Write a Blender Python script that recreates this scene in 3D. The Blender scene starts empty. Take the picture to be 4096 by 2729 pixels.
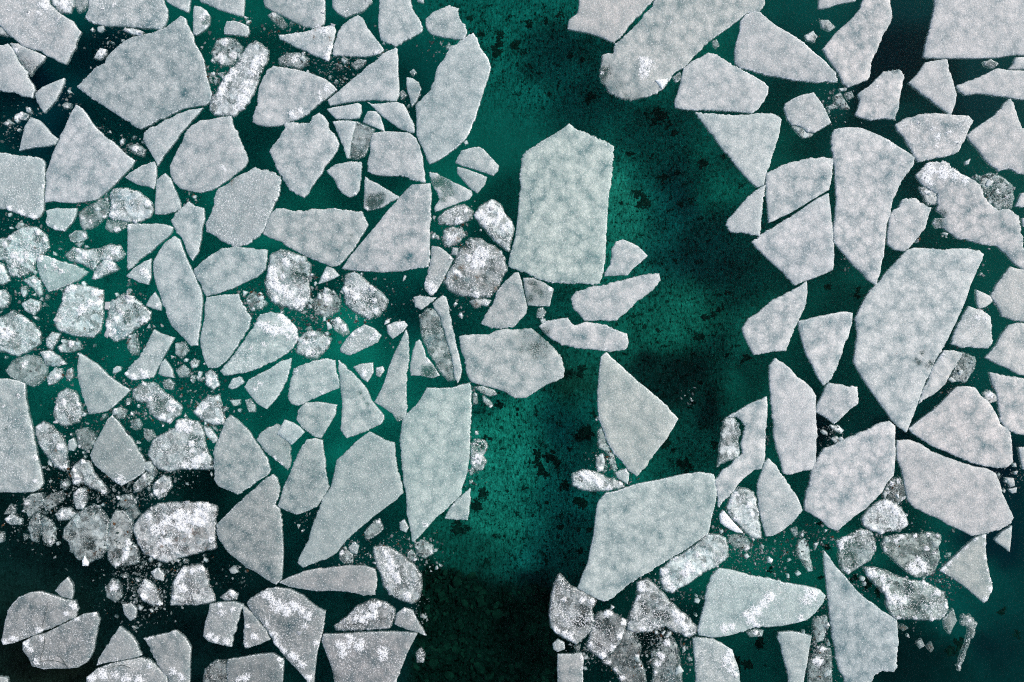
import bpy, math, random
import numpy as np
from mathutils import Vector, noise as mnoise
from mathutils.geometry import delaunay_2d_cdt

random.seed(7); np.random.seed(7)
SC = bpy.context.scene
COL = SC.collection

# ---------------------------------------------------------------- camera, sky, sun, exposure
# plan of the place: 1 photo pixel = 1 cm on the water; the drone hangs 50 m above it and looks straight down
PW, PH, H_CAM = 4096.0, 2729.0, 50.0
cam_data = bpy.data.cameras.new('camera')
cam = bpy.data.objects.new('camera', cam_data); COL.objects.link(cam)
cam.location = (0, 0, H_CAM); cam.rotation_euler = (0, 0, 0)
cam_data.sensor_width = 36.0; cam_data.lens = 36.0 * H_CAM / (PW / 100.0)
cam_data.clip_start = 0.5; cam_data.clip_end = 2000.0
SC.camera = cam

SUN_EL, SUN_ROT = math.radians(48), math.radians(60)
world = bpy.data.worlds.new('World'); SC.world = world; world.use_nodes = True
wn = world.node_tree.nodes; wl = world.node_tree.links
for n_ in list(wn): wn.remove(n_)
sky_n = wn.new('ShaderNodeTexSky'); sky_n.sky_type = 'NISHITA'; sky_n.sun_disc = False
sky_n.sun_elevation = SUN_EL; sky_n.sun_rotation = SUN_ROT
sky_n.air_density = 1.0; sky_n.dust_density = 4.0; sky_n.ozone_density = 1.0
bg = wn.new('ShaderNodeBackground'); bg.inputs['Strength'].default_value = 0.10
wo = wn.new('ShaderNodeOutputWorld')
wl.new(sky_n.outputs[0], bg.inputs['Color']); wl.new(bg.outputs[0], wo.inputs['Surface'])
sun_d = bpy.data.lights.new('sun', 'SUN'); sun_d.energy = 1.5; sun_d.angle = math.radians(14); sun_d.color = (1.0, 0.97, 0.93)
sun = bpy.data.objects.new('sun', sun_d); COL.objects.link(sun)
sun.rotation_euler = Vector((math.sin(SUN_ROT)*math.cos(SUN_EL), math.cos(SUN_ROT)*math.cos(SUN_EL), math.sin(SUN_EL))).to_track_quat('Z', 'Y').to_euler()
vs = SC.view_settings
vs.view_transform = 'Standard'; vs.look = 'None'; vs.gamma = 1.0; vs.use_curve_mapping = False
vs.exposure = 1.12
SC.cycles.max_bounces = 4; SC.cycles.diffuse_bounces = 2; SC.cycles.glossy_bounces = 1
SC.cycles.transmission_bounces = 2; SC.cycles.transparent_max_bounces = 12; SC.cycles.volume_bounces = 0
SC.cycles.filter_width = 1.1
SC.cycles.use_denoising = False
SC.cycles.sample_clamp_indirect = 3.0
SC.cycles.caustics_reflective = False; SC.cycles.caustics_refractive = False

# ---------------------------------------------------------------- helpers
TILES = {k: (1264 * c, 842 * r) for (k, c, r) in [('A',0,0),('B',1,0),('C',2,0),('D',0,1),('E',1,1),('F',2,1),('G',0,2),('H',1,2),('I',2,2)]}
def px(tile, x, y):                     # tile reading -> photo pixel
    ox, oy = TILES[tile]; return ox + x / 1.5, oy + y / 1.5
def wp(sx, sy):                         # photo pixel -> metres on the water plane
    return (sx - PW / 2) / 100.0, (PH / 2 - sy) / 100.0
def vw(x, y):                           # reading on the 2353-wide overview -> metres
    return wp(x * 4096 / 2353, y * 4096 / 2353)
def srgb(v):
    v = np.asarray(v, float) / 255.0
    return np.where(v <= .04045, v / 12.92, ((v + .055) / 1.055) ** 2.4)

def node_mat(name):
    m = bpy.data.materials.new(name); m.use_nodes = True
    nt = m.node_tree
    for n_ in list(nt.nodes): nt.nodes.remove(n_)
    return m, nt
class NT:
    def __init__(s, nt): s.nt = nt
    def n(s, t, **kw):
        n_ = s.nt.nodes.new(t)
        for k, v in kw.items(): setattr(n_, k, v)
        return n_
    def l(s, a, b): s.nt.links.new(a, b)
    def val(s, sock, v):
        if hasattr(v, 'type') and hasattr(v, 'is_linked'): s.l(v, sock)
        else: sock.default_value = v
    def math(s, op, a, b=None, clamp=False, c=None):
        n_ = s.n('ShaderNodeMath', operation=op); n_.use_clamp = clamp
        s.val(n_.inputs[0], a)
        if b is not None: s.val(n_.inputs[1], b)
        if c is not None: s.val(n_.inputs[2], c)
        return n_.outputs[0]
    def noise(s, vec, scale, detail=2, rough=.5, w=None):
        n_ = s.n('ShaderNodeTexNoise', noise_dimensions='2D'); s.l(vec, n_.inputs['Vector'])
        n_.inputs['Scale'].default_value = scale; n_.inputs['Detail'].default_value = detail; n_.inputs['Roughness'].default_value = rough
        return n_.outputs[0]
    def ramp(s, v, a, b, lo=0., hi=1.):
        n_ = s.n('ShaderNodeMapRange', interpolation_type='SMOOTHSTEP')
        s.val(n_.inputs[0], v); s.val(n_.inputs[1], a); s.val(n_.inputs[2], b); n_.inputs[3].default_value = lo; n_.inputs[4].default_value = hi
        return n_.outputs[0]
    def mix(s, f, a, b, blend='MIX'):
        n_ = s.n('ShaderNodeMix', data_type='RGBA', blend_type=blend)
        s.val(n_.inputs[0], f); s.val(n_.inputs[6], a); s.val(n_.inputs[7], b)
        return n_.outputs[2]

# ---------------------------------------------------------------- materials
def make_ice():
    m, nt = node_mat('floe_ice'); t = NT(nt)
    geo = t.n('ShaderNodeNewGeometry')
    mp = t.n('ShaderNodeMapping'); mp.inputs['Rotation'].default_value = (.31, .22, .63); t.l(geo.outputs['Position'], mp.inputs['Vector'])
    mp2 = t.n('ShaderNodeMapping'); mp2.inputs['Rotation'].default_value = (.5, -.4, 1.27); t.l(geo.outputs['Position'], mp2.inputs['Vector'])
    pos, pos2 = mp.outputs[0], mp2.outputs[0]
    info = t.n('ShaderNodeObjectInfo')
    att = t.n('ShaderNodeAttribute', attribute_name='ice'); sep = t.n('ShaderNodeSeparateColor'); t.l(att.outputs['Color'], sep.inputs[0])
    melt, snow, dirt = sep.outputs[0], sep.outputs[1], sep.outputs[2]
    big = t.noise(pos, .75, 4, .6); mid = t.noise(pos2, 2.6, 6, .68); fine = t.noise(pos, 11., 4, .7); grain = t.noise(pos2, 21., 3, .7)
    def c(v, k): return t.math('MULTIPLY', t.math('SUBTRACT', v, .5), k)
    # granular white ice: cloudy grey-green mottling + frost grain
    wob = t.n('ShaderNodeVectorMath', operation='ADD'); t.l(pos, wob.inputs[0])
    wn_ = t.n('ShaderNodeTexNoise', noise_dimensions='2D'); t.l(pos, wn_.inputs['Vector']); wn_.inputs['Scale'].default_value = 4.; wn_.inputs['Detail'].default_value = 3.
    wsc = t.n('ShaderNodeVectorMath', operation='SCALE'); t.l(wn_.outputs['Color'], wsc.inputs[0]); wsc.inputs['Scale'].default_value = .28; t.l(wsc.outputs[0], wob.inputs[1])
    def voro(scale, feat):
        v = t.n('ShaderNodeTexVoronoi', feature=feat, voronoi_dimensions='2D'); t.l(wob.outputs[0], v.inputs['Vector']); v.inputs['Scale'].default_value = scale; return v
    # rounded pale cells with darker webs between them, two sizes, over soft cloudy noise
    ca, cb = voro(2.1, 'F1').outputs['Distance'], voro(5.2, 'F1').outputs['Distance']
    vary = t.math('ADD', .6, t.math('MULTIPLY', info.outputs['Random'], .7))
    mot = t.math('ADD', t.math('ADD', c(big, .62), c(mid, .72)), t.math('ADD', t.math('MULTIPLY', t.math('SUBTRACT', .42, ca), .55), t.math('MULTIPLY', t.math('SUBTRACT', .42, cb), .30)))
    mot = t.math('MULTIPLY', mot, vary)
    tv = t.n('ShaderNodeCombineColor')
    for i, kk in enumerate((1.22, 1.0, .92)): t.l(t.math('ADD', 1.0, t.math('MULTIPLY', mot, kk)), tv.inputs[i])
    base = t.mix(1.0, info.outputs['Color'], tv.outputs[0], 'MULTIPLY')
    gv = t.math('ADD', 1.0, t.math('ADD', c(grain, .7), c(fine, .4)))
    gvec = t.n('ShaderNodeCombineColor'); [t.l(gv, gvec.inputs[i]) for i in range(3)]
    base = t.mix(1.0, base, gvec.outputs[0], 'MULTIPLY')
    # facets and ridges of broken, refrozen rubble
    rub = att.outputs['Alpha']
    fc = t.n('ShaderNodeSeparateColor'); t.l(voro(4.2, 'F1').outputs['Color'], fc.inputs[0])
    fc2 = t.n('ShaderNodeSeparateColor'); t.l(voro(10., 'F1').outputs['Color'], fc2.inputs[0])
    facet = t.math('ADD', c(fc.outputs[0], .85), c(fc2.outputs[1], .55))
    ridge = t.math('MULTIPLY', t.ramp(voro(3.4, 'DISTANCE_TO_EDGE').outputs['Distance'], .0, .07, 1., 0.), rub)
    fv = t.math('ADD', 1.0, t.math('MULTIPLY', facet, rub))
    fvec = t.n('ShaderNodeCombineColor'); [t.l(fv, fvec.inputs[i]) for i in range(3)]
    base = t.mix(1.0, base, fvec.outputs[0], 'MULTIPLY')
    melt = t.math('ADD', melt, t.math('MULTIPLY', t.math('MULTIPLY', facet, rub), -.35))
    # melt: the white frost is gone and darker, clearer ice shows, broken up by pits
    pit = t.math('ADD', c(grain, 2.6), t.math('ADD', c(fine, 1.3), c(mid, .9)))
    mm = t.ramp(t.math('ADD', melt, t.math('MULTIPLY', pit, t.ramp(melt, .05, .45, .06, 1.))), .15, .95)
    wet = t.mix(1.0, base, (.60, .67, .68, 1), 'MULTIPLY')
    colr = t.mix(mm, base, wet)
    # snow crust
    snow = t.math('ADD', snow, t.math('MULTIPLY', ridge, .3))
    sn = t.ramp(t.math('ADD', snow, t.math('ADD', c(fine, 2.2), c(grain, 4.0))), .46, .95)
    sn2 = t.ramp(t.math('ADD', snow, t.math('ADD', c(fine, 1.3), c(grain, 1.2))), .25, .75)
    colr = t.mix(t.math('MULTIPLY', sn2, .4), colr, (.72, .74, .75, 1))
    colr = t.mix(t.math('MULTIPLY', sn, .9), colr, (.85, .87, .88, 1))
    # brown plant litter
    dn = t.ramp(t.math('ADD', dirt, t.math('ADD', c(fine, 2.4), c(grain, 2.2))), .55, .75)
    colr = t.mix(t.math('MULTIPLY', dn, .8), colr, (.11, .052, .022, 1))
    bs = t.n('ShaderNodeBsdfPrincipled')
    t.l(colr, bs.inputs['Base Color']); bs.inputs['Roughness'].default_value = .75; bs.inputs['Specular IOR Level'].default_value = .15
    bmp = t.n('ShaderNodeBump'); bmp.inputs['Strength'].default_value = .7; bmp.inputs['Distance'].default_value = .025
    hgt = t.math('ADD', t.math('MULTIPLY', fine, .6), t.math('MULTIPLY', grain, .5)); t.l(hgt, bmp.inputs['Height']); t.l(bmp.outputs[0], bs.inputs['Normal'])
    # thin ice lets daylight through into the water beneath it
    tl = t.n('ShaderNodeBsdfTranslucent'); tl.inputs['Color'].default_value = (.8, .92, .92, 1)
    mx = t.n('ShaderNodeMixShader'); t.l(t.math('MULTIPLY', t.math('SUBTRACT', 1.0, t.math('MULTIPLY', sn, .42)), 0.56), mx.inputs[0]); t.l(bs.outputs[0], mx.inputs[1]); t.l(tl.outputs[0], mx.inputs[2])
    tr = t.n('ShaderNodeBsdfTransparent'); tr.inputs['Color'].default_value = (.9, .97, .97, 1)
    alpha = t.math('MULTIPLY', t.math('MULTIPLY', t.math('POWER', mm, 1.5), t.math('SUBTRACT', 1.0, sn)), .82)
    mx2 = t.n('ShaderNodeMixShader'); t.l(alpha, mx2.inputs[0]); t.l(mx.outputs[0], mx2.inputs[1]); t.l(tr.outputs[0], mx2.inputs[2])
    out = t.n('ShaderNodeOutputMaterial'); t.l(mx2.outputs[0], out.inputs[0])
    return m
def make_crumb(name, ca, cb, p):
    m, nt = node_mat(name); t = NT(nt)
    geo = t.n('ShaderNodeNewGeometry')
    g = t.noise(geo.outputs['Position'], 22., 3, .7)
    f = t.math('ADD', t.math('POWER', geo.outputs['Random Per Island'], p), t.math('MULTIPLY', t.math('SUBTRACT', g, .5), .5), clamp=True)
    bs = t.n('ShaderNodeBsdfPrincipled'); t.l(t.mix(f, ca, cb), bs.inputs['Base Color'])
    bs.inputs['Roughness'].default_value = .8; bs.inputs['Specular IOR Level'].default_value = .1
    out = t.n('ShaderNodeOutputMaterial'); t.l(bs.outputs[0], out.inputs[0])
    return m
def make_plain(name, ca, cb, scale, rough=.85, bump=.0):
    m, nt = node_mat(name); t = NT(nt)
    geo = t.n('ShaderNodeNewGeometry')
    nz = t.noise(geo.outputs['Position'], scale, 3, .6)
    bs = t.n('ShaderNodeBsdfPrincipled'); t.l(t.mix(t.ramp(nz, .3, .7), ca, cb), bs.inputs['Base Color'])
    bs.inputs['Roughness'].default_value = rough; bs.inputs['Specular IOR Level'].default_value = .1
    out = t.n('ShaderNodeOutputMaterial'); t.l(bs.outputs[0], out.inputs[0])
    return m
def make_bed():
    m, nt = node_mat('lake_bed'); t = NT(nt)
    geo = t.n('ShaderNodeNewGeometry'); pos = geo.outputs['Position']
    att = t.n('ShaderNodeAttribute', attribute_name='bed')
    mp = t.n('ShaderNodeMapping'); mp.inputs['Scale'].default_value = (1.0, .45, 1.0); t.l(pos, mp.inputs['Vector'])
    n1 = t.noise(mp.outputs[0], 9., 4, .7); n2 = t.noise(pos, 1.1, 5, .65); n3 = t.noise(pos, 3.2, 4, .7); n4 = t.noise(mp.outputs[0], 24., 2, .6)
    tex = t.math('ADD', t.math('MULTIPLY', t.math('SUBTRACT', n1, .5), 1.5), t.math('ADD', t.math('MULTIPLY', t.math('SUBTRACT', n4, .5), 1.0), t.math('MULTIPLY', t.math('SUBTRACT', n2, .5), .9)))
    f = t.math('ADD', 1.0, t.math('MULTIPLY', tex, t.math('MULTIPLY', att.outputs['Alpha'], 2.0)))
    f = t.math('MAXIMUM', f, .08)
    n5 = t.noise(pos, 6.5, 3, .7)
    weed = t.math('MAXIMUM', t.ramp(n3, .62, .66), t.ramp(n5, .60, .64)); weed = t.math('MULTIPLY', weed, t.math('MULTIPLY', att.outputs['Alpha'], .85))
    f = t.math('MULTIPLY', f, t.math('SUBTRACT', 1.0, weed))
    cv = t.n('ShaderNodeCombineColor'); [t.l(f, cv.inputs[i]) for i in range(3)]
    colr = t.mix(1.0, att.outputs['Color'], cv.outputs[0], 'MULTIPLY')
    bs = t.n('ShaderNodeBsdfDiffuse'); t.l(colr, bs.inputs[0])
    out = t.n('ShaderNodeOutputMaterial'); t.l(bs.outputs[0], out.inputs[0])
    return m
def make_water():
    m, nt = node_mat('lake_water'); t = NT(nt)
    tr = t.n('ShaderNodeBsdfTransparent'); gl = t.n('ShaderNodeBsdfGlossy'); gl.inputs['Roughness'].default_value = .3
    fr = t.n('ShaderNodeFresnel'); fr.inputs['IOR'].default_value = 1.08
    geo = t.n('ShaderNodeNewGeometry'); bm = t.n('ShaderNodeBump'); bm.inputs['Strength'].default_value = .05
    t.l(t.noise(geo.outputs['Position'], 3., 3), bm.inputs['Height']); t.l(bm.outputs[0], gl.inputs['Normal'])
    mx = t.n('ShaderNodeMixShader'); t.l(fr.outputs[0], mx.inputs[0]); t.l(tr.outputs[0], mx.inputs[1]); t.l(gl.outputs[0], mx.inputs[2])
    va = t.n('ShaderNodeVolumeAbsorption'); va.inputs['Color'].default_value = (.25, .83, .79, 1); va.inputs['Density'].default_value = .62
    out = t.n('ShaderNodeOutputMaterial'); t.l(mx.outputs[0], out.inputs[0]); t.l(va.outputs[0], out.inputs['Volume'])
    return m
ICE = make_ice(); BED = make_bed(); WATER = make_water()
SNOW = make_crumb('white_snow_crumbs', (.20, .22, .23, 1), (.50, .515, .52, 1), 1.0)
CRUMB = make_crumb('grey_ice_crumbs', (.015, .03, .03, 1), (.19, .22, .222, 1), 1.6)
WEED = make_plain('dark_water_weed', (.006, .008, .008, 1), (.02, .024, .02, 1), 6.)
STONE = make_plain('dark_lake_stone', (.008, .009, .007, 1), (.03, .026, .018, 1), 2.2)
LITTER = make_plain('brown_plant_litter', (.03, .016, .009, 1), (.075, .04, .02, 1), 6.)

def link_mesh(name, verts, faces, mat, parent=None, smooth=True, loc=(0, 0, 0)):
    me = bpy.data.meshes.new(name)
    me.from_pydata([tuple(v) for v in verts], [], [tuple(f) for f in faces])
    me.materials.append(mat)
    if smooth: me.polygons.foreach_set('use_smooth', [True] * len(me.polygons))
    o = bpy.data.objects.new(name, me); COL.objects.link(o)
    o.location = loc
    if parent is not None: o.parent = parent
    return o

ICO_V = []
_g = (1 + 5 ** .5) / 2
for a, b in ((-1, _g), (1, _g), (-1, -_g), (1, -_g)): ICO_V.append((a, b, 0))
for a, b in ((-1, _g), (1, _g), (-1, -_g), (1, -_g)): ICO_V.append((0, a, b))
for a, b in ((_g, -1), (_g, 1), (-_g, -1), (-_g, 1)): ICO_V.append((a, 0, b))
ICO_V = np.array(ICO_V) / math.hypot(1, _g)
ICO_F = np.array([(0,11,5),(0,5,1),(0,1,7),(0,7,10),(0,10,11),(1,5,9),(5,11,4),(11,10,2),(10,7,6),(7,1,8),(3,9,4),(3,4,2),(3,2,6),(3,6,8),(3,8,9),(4,9,5),(2,4,11),(6,2,10),(8,6,7),(9,8,1)])
OCT_V = np.array([(1,0,0),(0,1,0),(-1,0,0),(0,-1,0),(0,0,1),(0,0,-1)], float)
OCT_F = np.array([(0,1,4),(1,2,4),(2,3,4),(3,0,4),(1,0,5),(2,1,5),(3,2,5),(0,3,5)])
def chunks(items, rng, flat=.5, big=.02):
    """items: (x, y, z, r). One vertex/face soup of angular lumps: plates with a broken outline, specks for the smallest."""
    V, F, n = [], [], 0
    for (x, y, z, r) in items:
        if r > big:
            k = int(rng.integers(4, 7)); a = np.sort(rng.uniform(0, 6.283 / k * .8, k) + np.arange(k) * 6.283 / k); d = r * rng.uniform(.55, 1.45, k)
            el = rng.uniform(.5, 1.); P = np.stack([d * np.cos(a), d * np.sin(a) * el], 1)
            hz = r * flat * rng.uniform(.5, 1.); tilt = rng.uniform(-.3, .3, 2)
            top = np.column_stack([P * .72, hz + (P * tilt).sum(1)]); bot = np.column_stack([P, np.full(k, -hz * .6)])
            q = np.concatenate([top, bot, [[0, 0, hz * 1.15]]])
            f = [(2 * k, i, (i + 1) % k) for i in range(k)]
            for i in range(k):
                j = (i + 1) % k; f += [(i, k + i, k + j), (i, k + j, j)]
            f = np.array(f)
        else:
            q = OCT_V * (1 + rng.uniform(-.45, .45, (6, 1))) * r * np.array([rng.uniform(.6, 1.5), rng.uniform(.6, 1.5), flat]); f = OCT_F
        a = rng.uniform(0, 6.283); c, s = math.cos(a), math.sin(a)
        q = np.stack([q[:, 0] * c - q[:, 1] * s, q[:, 0] * s + q[:, 1] * c, q[:, 2]], 1) + (x, y, z)
        V.append(q); F.append(f + n); n += len(q)
    return np.concatenate(V), np.concatenate(F)
def lumps(items, rng, flat=.5):
    V, F, n = [], [], 0
    for (x, y, z, r) in items:
        q = ICO_V * (1 + rng.uniform(-.38, .38, (12, 1))) * r * np.array([rng.uniform(.7, 1.35), rng.uniform(.7, 1.35), flat * rng.uniform(.6, 1.2)])
        V.append(q + (x, y, z)); F.append(ICO_F + n); n += 12
    return np.concatenate(V), np.concatenate(F)

def inside(pts, poly):
    x, y = pts[:, 0], pts[:, 1]; r = np.zeros(len(pts), bool)
    x0, y0 = poly[:, 0], poly[:, 1]; x1, y1 = np.roll(x0, -1), np.roll(y0, -1)
    for a, b, c, d in zip(x0, y0, x1, y1):
        if b == d: continue
        m = ((b > y) != (d > y)) & (x < (c - a) * (y - b) / (d - b) + a)
        r ^= m
    return r
def edge_dist(pts, poly):
    A = poly; B = np.roll(poly, -1, 0); D = B - A; L2 = (D ** 2).sum(1) + 1e-12
    out = np.full(len(pts), 1e9)
    for i in range(0, len(pts), 400):
        p = pts[i:i + 400, None, :]
        t_ = np.clip(((p - A) * D).sum(2) / L2, 0, 1)
        q = A + t_[..., None] * D
        out[i:i + 400] = np.sqrt(((p - q) ** 2).sum(2).min(1))
    return out
def nz(x, y, s, k=0.): return mnoise.noise(Vector((x * s, y * s, k)))

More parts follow.
